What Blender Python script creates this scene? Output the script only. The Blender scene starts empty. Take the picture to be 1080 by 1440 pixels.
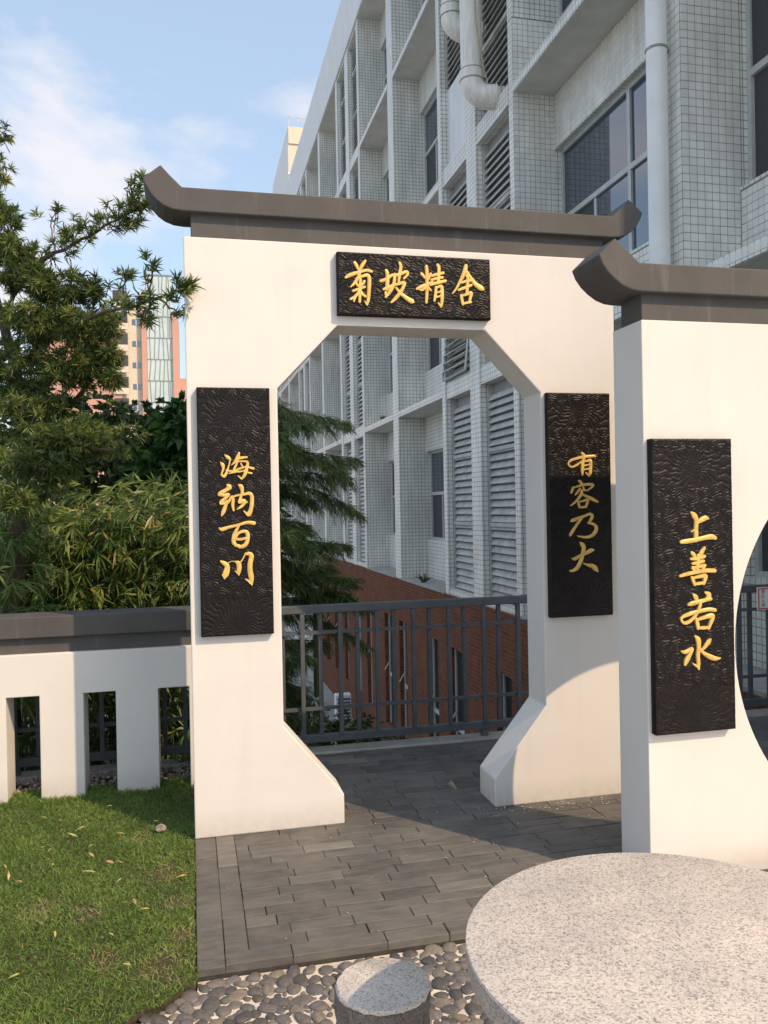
import bpy, bmesh, math, random
import numpy as np
from mathutils import Vector, Matrix

random.seed(7)
rng = np.random.default_rng(11)
scene = bpy.context.scene
COL = scene.collection
rad = math.radians

# ---------------------------------------------------------------- camera
def make_camera():
    yaw, pitch, roll = 0.2302, -0.0049, -0.0187
    fwd = Vector((math.sin(yaw)*math.cos(pitch), math.cos(yaw)*math.cos(pitch), math.sin(pitch)))
    right = Vector((math.cos(yaw), -math.sin(yaw), 0))
    up = right.cross(fwd)
    c, s = math.cos(roll), math.sin(roll)
    r2 = right*c + up*s
    u2 = up*c - right*s
    cam = bpy.data.cameras.new("camera")
    cam.sensor_fit = 'VERTICAL'; cam.sensor_height = 36.0
    cam.lens = 36.0*1161.74/1440.0
    cam.clip_start = 0.05; cam.clip_end = 2000
    o = bpy.data.objects.new("camera", cam); COL.objects.link(o)
    m = Matrix((r2, u2, -fwd)).transposed().to_4x4()
    m.translation = Vector((0.0083, -4.1335, 1.6))
    o.matrix_world = m
    scene.camera = o
make_camera()

# ---------------------------------------------------------------- sky, sun, exposure
SUN_EL = rad(42.0)
SUN_DIR = Vector((0.62*math.cos(SUN_EL), -0.785*math.cos(SUN_EL), math.sin(SUN_EL))).normalized()   # towards the sun
SUN_AZ = math.atan2(SUN_DIR.x, SUN_DIR.y)
world = bpy.data.worlds.new("World"); scene.world = world; world.use_nodes = True
wn, wl = world.node_tree.nodes, world.node_tree.links
wn.clear()
w_out = wn.new('ShaderNodeOutputWorld'); w_bg = wn.new('ShaderNodeBackground')
sky = wn.new('ShaderNodeTexSky'); sky.sky_type = 'NISHITA'; sky.sun_disc = False
sky.sun_elevation = SUN_EL; sky.sun_rotation = SUN_AZ
sky.altitude = 50; sky.air_density = 1.1; sky.dust_density = 2.0; sky.ozone_density = 1.0
tc = wn.new('ShaderNodeTexCoord')
mp = wn.new('ShaderNodeMapping'); mp.inputs['Scale'].default_value = (1.0, 1.0, 1.9); mp.inputs['Location'].default_value = (4.56, -2.16, 1.42)
wl.new(tc.outputs['Generated'], mp.inputs['Vector'])
nz = wn.new('ShaderNodeTexNoise'); nz.inputs['Scale'].default_value = 3.1; nz.inputs['Detail'].default_value = 9; nz.inputs['Roughness'].default_value = 0.56; nz.inputs['Distortion'].default_value = 0.25
wl.new(mp.outputs['Vector'], nz.inputs['Vector'])
cr = wn.new('ShaderNodeValToRGB'); cr.color_ramp.elements[0].position = 0.505; cr.color_ramp.elements[0].color = (0, 0, 0, 1)
cr.color_ramp.elements[1].position = 0.64; cr.color_ramp.elements[1].color = (0.95, 0.95, 0.95, 1)
wl.new(nz.outputs['Fac'], cr.inputs['Fac'])
cloud = wn.new('ShaderNodeRGB'); cloud.outputs[0].default_value = (3.4, 3.38, 3.6, 1)
veil = wn.new('ShaderNodeMixRGB'); veil.inputs['Fac'].default_value = 0.55; veil.inputs['Color2'].default_value = (2.20, 2.72, 3.30, 1)   # thin bright haze over the whole sky
wl.new(sky.outputs['Color'], veil.inputs['Color1'])
mx = wn.new('ShaderNodeMixRGB'); wl.new(cr.outputs['Color'], mx.inputs['Fac'])
wl.new(veil.outputs['Color'], mx.inputs['Color1']); wl.new(cloud.outputs[0], mx.inputs['Color2'])
wl.new(mx.outputs['Color'], w_bg.inputs['Color']); w_bg.inputs['Strength'].default_value = 0.15
wl.new(w_bg.outputs['Background'], w_out.inputs['Surface'])

sun = bpy.data.lights.new("sun", 'SUN'); sun.energy = 2.25; sun.angle = rad(0.53); sun.color = (1.0, 0.73, 0.47)
so = bpy.data.objects.new("sun", sun); COL.objects.link(so)
so.rotation_euler = (-SUN_DIR).to_track_quat('-Z', 'Y').to_euler(); so.location = (8, -10, 14)

scene.view_settings.view_transform = 'Standard'; scene.view_settings.look = 'None'
scene.view_settings.exposure = 0.85; scene.view_settings.gamma = 1.0; scene.view_settings.use_curve_mapping = False
scene.render.engine = 'CYCLES'
scene.cycles.use_denoising = True
scene.cycles.max_bounces = 6; scene.cycles.diffuse_bounces = 3; scene.cycles.glossy_bounces = 3; scene.cycles.transmission_bounces = 4

# ---------------------------------------------------------------- materials
def nodes(name):
    m = bpy.data.materials.new(name); m.use_nodes = True
    n, l = m.node_tree.nodes, m.node_tree.links
    return m, n, l, n['Principled BSDF']

def math_node(n, l, op, a, b=None):
    x = n.new('ShaderNodeMath'); x.operation = op
    for i, v in enumerate((a, b)):
        if v is None: continue
        if isinstance(v, (int, float)): x.inputs[i].default_value = v
        else: l.new(v, x.inputs[i])
    return x.outputs[0]

def noise(n, l, vec, scale, detail=5, rough=0.55, stretch=None):
    if stretch:
        q = n.new('ShaderNodeMapping'); q.inputs['Scale'].default_value = stretch; l.new(vec, q.inputs['Vector']); vec = q.outputs['Vector']
    t = n.new('ShaderNodeTexNoise'); t.inputs['Scale'].default_value = scale; t.inputs['Detail'].default_value = detail; t.inputs['Roughness'].default_value = rough
    l.new(vec, t.inputs['Vector']); return t.outputs['Fac']

def ramp(n, l, fac, stops):
    r = n.new('ShaderNodeValToRGB'); e = r.color_ramp.elements
    while len(e) < len(stops): e.new(0.5)
    for i, (p, c) in enumerate(stops):
        e[i].position = p; e[i].color = (*c, 1) if len(c) == 3 else c
    l.new(fac, r.inputs['Fac']); return r.outputs['Color']

def mix(n, l, fac, a, b, mode='MIX'):
    x = n.new('ShaderNodeMixRGB'); x.blend_type = mode
    for s, v in (('Fac', fac), ('Color1', a), ('Color2', b)):
        if isinstance(v, (int, float)): x.inputs[s].default_value = v
        elif isinstance(v, tuple): x.inputs[s].default_value = (*v, 1)
        else: l.new(v, x.inputs[s])
    return x.outputs['Color']

def bump(n, l, b, h, strength, dist=0.01, prev=None):
    x = n.new('ShaderNodeBump'); x.inputs['Strength'].default_value = strength; x.inputs['Distance'].default_value = dist
    l.new(h, x.inputs['Height'])
    if prev is not None: l.new(prev, x.inputs['Normal'])
    l.new(x.outputs['Normal'], b.inputs['Normal']); return x.outputs['Normal']

def pos(n):
    return n.new('ShaderNodeNewGeometry').outputs['Position']

def simple(name, c, rough=0.6, metal=0.0, var=0.12, scale=6.0, bstr=0.15, bscale=60, spec=0.5, stretch=None, bdist=0.004):
    m, n, l, b = nodes(name)
    p = pos(n)
    f = noise(n, l, p, scale, 6, 0.6, stretch)
    lo = tuple(x*(1-var) for x in c); hi = tuple(min(1, x*(1+var)) for x in c)
    l.new(ramp(n, l, f, [(0.3, lo), (0.7, hi)]), b.inputs['Base Color'])
    b.inputs['Roughness'].default_value = rough; b.inputs['Metallic'].default_value = metal
    b.inputs['Specular IOR Level'].default_value = spec
    if bstr: bump(n, l, b, noise(n, l, p, bscale, 4, 0.6), bstr, bdist)
    return m

def plaster_mat():
    m, n, l, b = nodes('white_plaster'); p = pos(n)
    base = ramp(n, l, noise(n, l, p, 2.2, 6, 0.6), [(0.3, (0.665, 0.645, 0.61)), (0.7, (0.705, 0.69, 0.655))])
    streak = noise(n, l, p, 1.3, 5, 0.6, (5, 5, 0.5))
    sm = ramp(n, l, streak, [(0.55, (0, 0, 0)), (0.85, (0.22, 0.22, 0.22))])
    c = mix(n, l, sm, base, (0.50, 0.46, 0.40))
    spots = ramp(n, l, noise(n, l, p, 38, 4, 0.7), [(0.66, (0, 0, 0)), (0.72, (0.35, 0.35, 0.35))])
    c = mix(n, l, spots, c, (0.48, 0.44, 0.38))
    sep = n.new('ShaderNodeSeparateXYZ'); l.new(p, sep.inputs[0])
    low = n.new('ShaderNodeMapRange'); low.inputs['From Min'].default_value = 0.14; low.inputs['From Max'].default_value = 0.0
    low.inputs['To Min'].default_value = 0.0; low.inputs['To Max'].default_value = 1.0; l.new(sep.outputs['Z'], low.inputs['Value'])
    dirt = math_node(n, l, 'MULTIPLY', low.outputs[0], noise(n, l, p, 22, 6, 0.7))
    c = mix(n, l, math_node(n, l, 'MULTIPLY', dirt, 0.75), c, (0.36, 0.31, 0.25))
    l.new(c, b.inputs['Base Color']); b.inputs['Roughness'].default_value = 0.75; b.inputs['Specular IOR Level'].default_value = 0.25
    nb = bump(n, l, b, noise(n, l, p, 7, 4, 0.5), 0.10, 0.02)
    bump(n, l, b, noise(n, l, p, 160, 3, 0.6), 0.10, 0.002, nb)
    return m

def coping_mat():
    m, n, l, b = nodes('painted_grey_coping'); p = pos(n)
    c = ramp(n, l, noise(n, l, p, 3.5, 6, 0.6), [(0.3, (0.068, 0.065, 0.063)), (0.7, (0.094, 0.090, 0.086))])
    st = ramp(n, l, noise(n, l, p, 2.2, 5, 0.7, (7, 7, 0.7)), [(0.57, (0, 0, 0)), (0.74, (0.5, 0.5, 0.5))])
    c = mix(n, l, st, c, (0.19, 0.178, 0.165))
    st2 = ramp(n, l, noise(n, l, p, 9.0, 6, 0.7, (5, 5, 1.0)), [(0.58, (0, 0, 0)), (0.75, (0.45, 0.45, 0.45))])
    c = mix(n, l, st2, c, (0.05, 0.045, 0.04))
    l.new(c, b.inputs['Base Color']); b.inputs['Roughness'].default_value = 0.68; b.inputs['Specular IOR Level'].default_value = 0.35
    bump(n, l, b, noise(n, l, p, 90, 4, 0.6), 0.2, 0.002)
    return m

def unit_random(n, l):
    a = n.new('ShaderNodeObjectInfo').outputs['Random']
    g = n.new('ShaderNodeNewGeometry').outputs['Random Per Island']
    return math_node(n, l, 'FRACT', math_node(n, l, 'ADD', a, g))

def slate_mat():
    m, n, l, b = nodes('slate_paver'); p = pos(n); r = unit_random(n, l)
    c = ramp(n, l, r, [(0.0, (0.092, 0.088, 0.083)), (0.35, (0.114, 0.109, 0.103)), (0.7, (0.127, 0.121, 0.113)), (0.93, (0.147, 0.140, 0.128)), (1.0, (0.21, 0.20, 0.18))])
    g = ramp(n, l, noise(n, l, p, 6, 8, 0.68, (1.2, 5, 5)), [(0.25, (0.52, 0.52, 0.53)), (0.5, (0.92, 0.92, 0.91)), (0.78, (1.28, 1.26, 1.22))])
    c = mix(n, l, 1.0, c, g, 'MULTIPLY')
    rust = ramp(n, l, noise(n, l, p, 5.5, 6, 0.7), [(0.60, (0, 0, 0)), (0.74, (0.45, 0.45, 0.45))])
    c = mix(n, l, rust, c, (0.15, 0.115, 0.075))
    dust = ramp(n, l, noise(n, l, p, 2.6, 7, 0.7), [(0.47, (0, 0, 0)), (0.66, (0.5, 0.5, 0.5))])
    c = mix(n, l, dust, c, (0.19, 0.175, 0.155))
    l.new(c, b.inputs['Base Color']); b.inputs['Roughness'].default_value = 0.7; b.inputs['Specular IOR Level'].default_value = 0.35
    nb = bump(n, l, b, noise(n, l, p, 24, 8, 0.65, (0.6, 2, 2)), 0.35, 0.006)
    bump(n, l, b, noise(n, l, p, 150, 4, 0.6), 0.2, 0.002, nb)
    return m

def pebble_mat():
    m, n, l, b = nodes('river_pebble'); p = pos(n); r = unit_random(n, l)
    c = ramp(n, l, r, [(0.0, (0.07, 0.07, 0.07)), (0.3, (0.105, 0.10, 0.098)), (0.6, (0.14, 0.132, 0.128)), (0.85, (0.175, 0.16, 0.145)), (1.0, (0.21, 0.185, 0.14))])
    g = ramp(n, l, noise(n, l, p, 70, 6, 0.7), [(0.3, (0.65, 0.65, 0.65)), (0.72, (1.35, 1.33, 1.3))])
    l.new(mix(n, l, 1.0, c, g, 'MULTIPLY'), b.inputs['Base Color'])
    b.inputs['Roughness'].default_value = 0.62; b.inputs['Specular IOR Level'].default_value = 0.4
    bump(n, l, b, noise(n, l, p, 120, 5, 0.6), 0.25, 0.002)
    return m

def granite_mat(name, light=1.0, rough=0.5, bs=0.08):
    m, n, l, b = nodes(name); p = pos(n)
    v = n.new('ShaderNodeTexVoronoi'); v.inputs['Scale'].default_value = 265; l.new(p, v.inputs['Vector'])
    sep = n.new('ShaderNodeSeparateColor'); l.new(v.outputs['Color'], sep.inputs[0])
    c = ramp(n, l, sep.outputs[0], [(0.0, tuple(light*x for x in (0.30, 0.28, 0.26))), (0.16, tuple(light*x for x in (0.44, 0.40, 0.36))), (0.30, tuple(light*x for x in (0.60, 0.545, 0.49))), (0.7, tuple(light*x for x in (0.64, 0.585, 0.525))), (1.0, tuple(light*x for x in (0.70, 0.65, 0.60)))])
    f = ramp(n, l, noise(n, l, p, 230, 3, 0.8), [(0.35, (0.50, 0.49, 0.48)), (0.47, (1, 1, 1))])
    c = mix(n, l, 1.0, c, f, 'MULTIPLY')
    blot = ramp(n, l, noise(n, l, p, 7, 6, 0.65), [(0.35, (0.86, 0.86, 0.87)), (0.65, (1.05, 1.04, 1.02))])
    c = mix(n, l, 1.0, c, blot, 'MULTIPLY')
    l.new(c, b.inputs['Base Color']); b.inputs['Roughness'].default_value = rough
    bump(n, l, b, noise(n, l, p, 120, 5, 0.7), bs, 0.004)
    return m

def grid_mat(name, brick, mortar, w, h, offset, ms, rough, c2=None, bstr=0.4):
    """tile or brick bond laid in metres on upright faces (axis picked from the face's normal)"""
    m, n, l, b = nodes(name)
    g = n.new('ShaderNodeNewGeometry'); p = g.outputs['Position']
    sp = n.new('ShaderNodeSeparateXYZ'); l.new(p, sp.inputs[0])
    sn = n.new('ShaderNodeSeparateXYZ'); l.new(g.outputs['True Normal'], sn.inputs[0])
    ax = math_node(n, l, 'GREATER_THAN', math_node(n, l, 'ABSOLUTE', sn.outputs['X']), 0.5)
    az = math_node(n, l, 'GREATER_THAN', math_node(n, l, 'ABSOLUTE', sn.outputs['Z']), 0.5)
    # u = y on x-facing walls, x elsewhere ; v = z on walls, y on level faces
    u = math_node(n, l, 'ADD', math_node(n, l, 'MULTIPLY', sp.outputs['Y'], ax), math_node(n, l, 'MULTIPLY', sp.outputs['X'], math_node(n, l, 'SUBTRACT', 1.0, ax)))
    v = math_node(n, l, 'ADD', math_node(n, l, 'MULTIPLY', sp.outputs['Y'], az), math_node(n, l, 'MULTIPLY', sp.outputs['Z'], math_node(n, l, 'SUBTRACT', 1.0, az)))
    cb = n.new('ShaderNodeCombineXYZ'); l.new(u, cb.inputs[0]); l.new(v, cb.inputs[1])
    bt = n.new('ShaderNodeTexBrick'); bt.offset = offset; bt.squash = 1.0
    l.new(cb.outputs[0], bt.inputs['Vector'])
    bt.inputs['Color1'].default_value = (*brick, 1); bt.inputs['Color2'].default_value = (*(c2 or brick), 1); bt.inputs['Mortar'].default_value = (*mortar, 1)
    bt.inputs['Scale'].default_value = 1.0; bt.inputs['Mortar Size'].default_value = ms; bt.inputs['Mortar Smooth'].default_value = 0.1
    bt.inputs['Brick Width'].default_value = w; bt.inputs['Row Height'].default_value = h; bt.inputs['Bias'].default_value = 0.0
    st = ramp(n, l, noise(n, l, p, 1.6, 7, 0.65, (3, 3, 0.7)), [(0.3, (0.78, 0.78, 0.77)), (0.7, (1.08, 1.08, 1.06))])
    l.new(mix(n, l, 1.0, bt.outputs['Color'], st, 'MULTIPLY'), b.inputs['Base Color'])
    b.inputs['Roughness'].default_value = rough; b.inputs['Specular IOR Level'].default_value = 0.4 if rough < 0.5 else 0.12
    inv = math_node(n, l, 'SUBTRACT', 1.0, bt.outputs['Fac'])
    bump(n, l, b, inv, bstr, 0.004)
    return m

def leaf_mat(name, dark, midc, lite, rough=0.42, trans=0.28, yellow=None):
    m, n, l, b = nodes(name)
    a = n.new('ShaderNodeAttribute'); a.attribute_name = 'tint'
    stops = [(0.0, dark), (0.5, midc), (0.9, lite)] + ([(0.975, yellow)] if yellow else [])
    c = ramp(n, l, a.outputs['Fac'], stops)
    l.new(c, b.inputs['Base Color']); b.inputs['Roughness'].default_value = rough; b.inputs['Specular IOR Level'].default_value = 0.4
    t = n.new('ShaderNodeBsdfTranslucent'); l.new(c, t.inputs['Color'])
    x = n.new('ShaderNodeMixShader'); x.inputs[0].default_value = trans
    out = [q for q in n if q.type == 'OUTPUT_MATERIAL'][0]
    l.new(b.outputs[0], x.inputs[1]); l.new(t.outputs[0], x.inputs[2]); l.new(x.outputs[0], out.inputs['Surface'])
    return m

def glass_mat(name, c, rough=0.04):
    m, n, l, b = nodes(name)
    b.inputs['Base Color'].default_value = (*c, 1); b.inputs['Roughness'].default_value = rough
    b.inputs['Specular IOR Level'].default_value = 0.9; b.inputs['IOR'].default_value = 1.95
    bump(n, l, b, noise(n, l, pos(n), 1.3, 2, 0.5), 0.03, 0.05)
    return m

M = {}
M['plaster'] = plaster_mat()
M['coping'] = coping_mat()
M['slate'] = slate_mat()
M['pebble'] = pebble_mat()
M['granite'] = granite_mat('pale_granite')
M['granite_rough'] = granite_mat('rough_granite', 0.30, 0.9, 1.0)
M['mortar'] = simple('pale_mortar', (0.62, 0.55, 0.47), 0.85, var=0.25, scale=14, bstr=0.5, bscale=90)
M['bed'] = simple('dark_joint_bed', (0.045, 0.04, 0.035), 0.95, var=0.3, scale=20, bstr=0.4)
M['lawn_soil'] = simple('lawn_soil', (0.060, 0.050, 0.026), 0.95, var=0.5, scale=9, bstr=0.6, bscale=40, bdist=0.02)
M['earth'] = simple('dark_earth', (0.07, 0.055, 0.038), 0.95, var=0.5, scale=4, bstr=0.6, bscale=25, bdist=0.03)
M['concrete'] = simple('pale_concrete', (0.36, 0.35, 0.32), 0.85, var=0.22, scale=7, bstr=0.3)
M['paving'] = simple('lower_paving', (0.32, 0.31, 0.29), 0.9, var=0.2, scale=1.2, bstr=0.1)
M['panel'] = simple('grey_backing_panel', (0.34, 0.33, 0.325), 0.7, var=0.15, scale=4, bstr=0.05)
M['dark_pane'] = simple('dark_window_pane', (0.02, 0.026, 0.024), 0.28, var=0.3, scale=3, bstr=0, spec=0.3)
M['granite_side'] = granite_mat('shade_toned_granite_side', 0.62, 0.7, 0.4)  # rough table edge, its shade put into the darker colour
M['rail'] = simple('grey_metal_paint', (0.085, 0.095, 0.108), 0.5, var=0.18, scale=9, bstr=0.08, spec=0.45)
M['board'] = simple('black_lacquer', (0.009, 0.0075, 0.0075), 0.42, var=0.3, scale=14, bstr=0.05, bscale=120, spec=0.22)
M['gold'] = simple('gold_leaf_paint', (0.70, 0.47, 0.135), 0.45, metal=0.2, var=0.22, scale=26, bstr=0.12, bscale=180)
M['tile'] = grid_mat('white_wall_tile', (0.83, 0.81, 0.745), (0.30, 0.30, 0.27), 0.08, 0.08, 0.0, 0.0048, 0.35, (0.87, 0.86, 0.80), 0.35)
M['tile_piece'] = None
M['grout'] = simple('dark_grout', (0.26, 0.26, 0.235), 0.9, var=0.25, scale=12, bstr=0.2)
M['brick'] = grid_mat('red_brick', (0.155, 0.050, 0.024), (0.165, 0.115, 0.09), 0.245, 0.068, 0.5, 0.007, 0.9, (0.215, 0.072, 0.033), 0.6)
M['render'] = simple('pale_grey_render', (0.78, 0.79, 0.78), 0.8, var=0.08, scale=2, bstr=0.1, stretch=(3, 3, 0.6))
M['soffit'] = simple('soffit_paint', (0.66, 0.65, 0.60), 0.85, var=0.12, scale=2.5, bstr=0.15)
M['louver'] = simple('grey_green_louver', (0.52, 0.515, 0.48), 0.85, var=0.22, scale=5, bstr=0.1, spec=0.15)
M['alu'] = simple('window_aluminium', (0.52, 0.545, 0.52), 0.45, var=0.1, scale=8, bstr=0.05)
M['glass'] = glass_mat('window_glass', (0.022, 0.042, 0.075))
M['dark_panel'] = simple('dark_window_panel', (0.075, 0.075, 0.075), 0.55, var=0.1, scale=30, bstr=0.1, bscale=200, spec=0.25)  # dark rough sheet for parts of the windows and the balcony recesses
M['void'] = simple('dark_interior', (0.025, 0.026, 0.027), 0.9, var=0.2, bstr=0)
M['pvc'] = simple('aged_white_pvc', (0.80, 0.77, 0.69), 0.4, var=0.16, scale=3.5, bstr=0.05, stretch=(6, 6, 0.8))
M['pvc_white'] = simple('white_pvc', (0.84, 0.845, 0.82), 0.38, var=0.06, scale=3, bstr=0.03)
M['pvc_band'] = simple('stained_pvc_joint', (0.34, 0.31, 0.25), 0.55, var=0.3, scale=20, bstr=0.1)
M['cord'] = simple('yellowed_cord', (0.50, 0.42, 0.24), 0.7, var=0.2, bstr=0)
M['bark'] = simple('grey_brown_bark', (0.105, 0.075, 0.052), 0.9, var=0.45, scale=30, bstr=0.8, bscale=60, stretch=(3, 3, 0.5), bdist=0.01)
M['culm'] = simple('bamboo_culm', (0.10, 0.13, 0.045), 0.5, var=0.3, scale=12, bstr=0.1)
M['pod'] = leaf_mat('podocarpus_leaf', (0.04, 0.075, 0.024), (0.10, 0.16, 0.042), (0.25, 0.30, 0.085), yellow=(0.26, 0.14, 0.045))
M['bam'] = leaf_mat('bamboo_leaf', (0.055, 0.105, 0.024), (0.12, 0.20, 0.046), (0.26, 0.32, 0.095), yellow=(0.40, 0.28, 0.10))
M['broad'] = leaf_mat('broad_leaf', (0.02, 0.06, 0.014), (0.045, 0.125, 0.025), (0.10, 0.22, 0.05))
M['fir'] = leaf_mat('fir_needle', (0.045, 0.085, 0.03), (0.11, 0.17, 0.05), (0.27, 0.32, 0.09), trans=0.15)
M['shrub'] = leaf_mat('shrub_leaf', (0.025, 0.05, 0.016), (0.06, 0.10, 0.028), (0.14, 0.185, 0.06))
M['grass'] = leaf_mat('lawn_grass', (0.075, 0.13, 0.026), (0.14, 0.24, 0.046), (0.23, 0.31, 0.075), rough=0.55, yellow=(0.36, 0.28, 0.14))
M['straw'] = simple('dry_straw_leaf', (0.46, 0.36, 0.13), 0.6, var=0.3, scale=30, bstr=0.1)
M['tan'] = simple('dry_tan_leaf', (0.33, 0.20, 0.10), 0.7, var=0.4, scale=40, bstr=0.1)
M['chip'] = simple('white_chips', (0.62, 0.60, 0.55), 0.8, var=0.2, scale=60, bstr=0)
M['gravel'] = simple('mixed_gravel', (0.30, 0.26, 0.22), 0.9, var=0.6, scale=38, bstr=0.3)
M['pink'] = simple('salmon_brick', (0.56, 0.31, 0.24), 0.85, var=0.06, scale=0.3, bstr=0)
M['cream'] = simple('cream_render', (0.66, 0.58, 0.45), 0.8, var=0.06, scale=0.3, bstr=0)
M['pale_glass'] = simple('pale_curtain_glass', (0.50, 0.60, 0.60), 0.25, var=0.12, scale=0.25, bstr=0)
M['mullion'] = simple('grey_mullion', (0.22, 0.25, 0.26), 0.5, var=0.05, bstr=0)
M['white'] = simple('white_paint', (0.78, 0.78, 0.76), 0.5, var=0.05, bstr=0.05)
M['red'] = simple('red_print', (0.48, 0.03, 0.04), 0.5, var=0.05, bstr=0)
M['ink'] = simple('dark_print', (0.03, 0.03, 0.035), 0.5, var=0.05, bstr=0)

def tile_piece_mat():
    m, n, l, b = nodes('glazed_tile_piece'); p = pos(n); r = unit_random(n, l)
    c = ramp(n, l, r, [(0.0, (0.79, 0.77, 0.71)), (0.5, (0.84, 0.825, 0.765)), (1.0, (0.875, 0.86, 0.81))])
    st = ramp(n, l, noise(n, l, p, 1.6, 7, 0.65, (3, 3, 0.7)), [(0.3, (0.82, 0.82, 0.81)), (0.7, (1.08, 1.08, 1.06))])
    l.new(mix(n, l, 1.0, c, st, 'MULTIPLY'), b.inputs['Base Color']); b.inputs['Roughness'].default_value = 0.32
    bump(n, l, b, noise(n, l, p, 40, 3, 0.5), 0.06, 0.002)
    return m
M['tile_piece'] = tile_piece_mat()

# ---------------------------------------------------------------- mesh helpers
WORLD_INV = {}
def link(o, parent=None):
    """put an object (modelled in world metres) into the scene, optionally under its thing"""
    COL.objects.link(o)
    if parent is not None:
        o.parent = parent
        o.matrix_parent_inverse = WORLD_INV[parent.name]
    WORLD_INV[o.name] = Matrix.Translation(-o.location)
    return o

def tag(o, label=None, cat=None, group=None, kind=None):
    if label: o['label'] = label
    if cat: o['category'] = cat
    if group: o['group'] = group
    if kind: o['kind'] = kind
    return o

def thing(name, loc, label, cat, group=None):
    o = bpy.data.objects.new(name, None); o.location = loc; o.empty_display_size = 0.1
    COL.objects.link(o); WORLD_INV[o.name] = Matrix.Translation(-Vector(loc))
    return tag(o, label, cat, group)

def fast_mesh(name, V, quads=None, tris=None, mat=None, parent=None, smooth=False, tint=None):
    """numpy arrays -> one mesh object"""
    me = bpy.data.meshes.new(name)
    V = np.asarray(V, dtype=np.float32)
    parts, starts, k = [], [], 0
    if quads is not None and len(quads):
        q = np.asarray(quads, dtype=np.int32); parts.append(q.ravel()); starts.append(k+np.arange(len(q))*4); k += len(q)*4
    if tris is not None and len(tris):
        t = np.asarray(tris, dtype=np.int32); parts.append(t.ravel()); starts.append(k+np.arange(len(t))*3); k += len(t)*3
    lv = np.concatenate(parts); ls = np.concatenate(starts).astype(np.int32)
    me.vertices.add(len(V)); me.vertices.foreach_set('co', V.ravel())
    me.loops.add(len(lv)); me.loops.foreach_set('vertex_index', lv)
    me.polygons.add(len(ls)); me.polygons.foreach_set('loop_start', ls)
    if smooth: me.polygons.foreach_set('use_smooth', np.ones(len(ls), dtype=bool))
    if tint is not None:
        at = me.attributes.new('tint', 'FLOAT', 'POINT'); at.data.foreach_set('value', np.asarray(tint, dtype=np.float32))
    me.update(calc_edges=True)
    if mat: me.materials.append(mat)
    o = bpy.data.objects.new(name, me)
    return link(o, parent)

class MB:
    """collects simple shapes into one mesh"""
    def __init__(s): s.v, s.f = [], []
    def add(s, V, F):
        k = len(s.v); s.v += [tuple(map(float, p)) for p in V]; s.f += [tuple(k+i for i in f) for f in F]; return s
    def box(s, x0, x1, y0, y1, z0, z1):
        x0, x1 = min(x0, x1), max(x0, x1); y0, y1 = min(y0, y1), max(y0, y1)
        return s.add([(x0,y0,z0),(x1,y0,z0),(x1,y1,z0),(x0,y1,z0),(x0,y0,z1),(x1,y0,z1),(x1,y1,z1),(x0,y1,z1)],
                     [(0,3,2,1),(4,5,6,7),(0,1,5,4),(1,2,6,5),(2,3,7,6),(3,0,4,7)])
    def prism(s, poly, y0, y1):
        """polygon in (x, z), counter-clockwise seen from -y, extruded along y"""
        k = len(poly)
        V = [(x, y0, z) for x, z in poly]+[(x, y1, z) for x, z in poly]
        F = [tuple(range(k)), tuple(range(2*k-1, k-1, -1))]+[(i, k+i, k+(i+1) % k, (i+1) % k) for i in range(k)]
        return s.add(V, F)
    def tube(s, pts, radii, seg=8, cap=True):
        V, F = tube_geo(pts, radii, seg, cap); return s.add(V, F)
    def build(s, name, mat, parent=None, bevel=0, smooth=False, seg=2, ang=30):
        me = bpy.data.meshes.new(name); me.from_pydata(s.v, [], s.f)
        if bevel:
            bm = bmesh.new(); bm.from_mesh(me)
            es = [e for e in bm.edges if len(e.link_faces) == 2 and e.calc_face_angle(0) > rad(ang)]
            bmesh.ops.bevel(bm, geom=es, offset=bevel, segments=seg, profile=0.5, affect='EDGES', clamp_overlap=True)
            bm.to_mesh(me); bm.free()
        me.materials.append(mat)
        if smooth:
            me.polygons.foreach_set('use_smooth', [True]*len(me.polygons))
            me.set_sharp_from_angle(angle=rad(40))
        me.update()
        return link(bpy.data.objects.new(name, me), parent)

def tube_geo(pts, radii, seg=8, cap=True):
    pts = [Vector(p) for p in pts]; n = len(pts)
    if isinstance(radii, (int, float)): radii = [radii]*n
    V, F = [], []
    ref = None
    for i, p in enumerate(pts):
        d = (pts[min(i+1, n-1)]-pts[max(i-1, 0)])
        d = d.normalized() if d.length > 1e-9 else Vector((0, 0, 1))
        if ref is None: ref = Vector((1, 0, 0)) if abs(d.x) < 0.8 else Vector((0, 1, 0))
        a = (ref-d*ref.dot(d)).normalized(); b = d.cross(a); ref = a
        for k in range(seg):
            t = 2*math.pi*k/seg
            V.append(p+(a*math.cos(t)+b*math.sin(t))*radii[i])
    for i in range(n-1):
        for k in range(seg):
            F.append((i*seg+k, i*seg+(k+1) % seg, (i+1)*seg+(k+1) % seg, (i+1)*seg+k))
    if cap:
        F.append(tuple(range(seg-1, -1, -1))); F.append(tuple((n-1)*seg+k for k in range(seg)))
    return V, F

def unit(a):
    return a/np.maximum(np.linalg.norm(a, axis=-1, keepdims=True), 1e-9)

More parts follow.
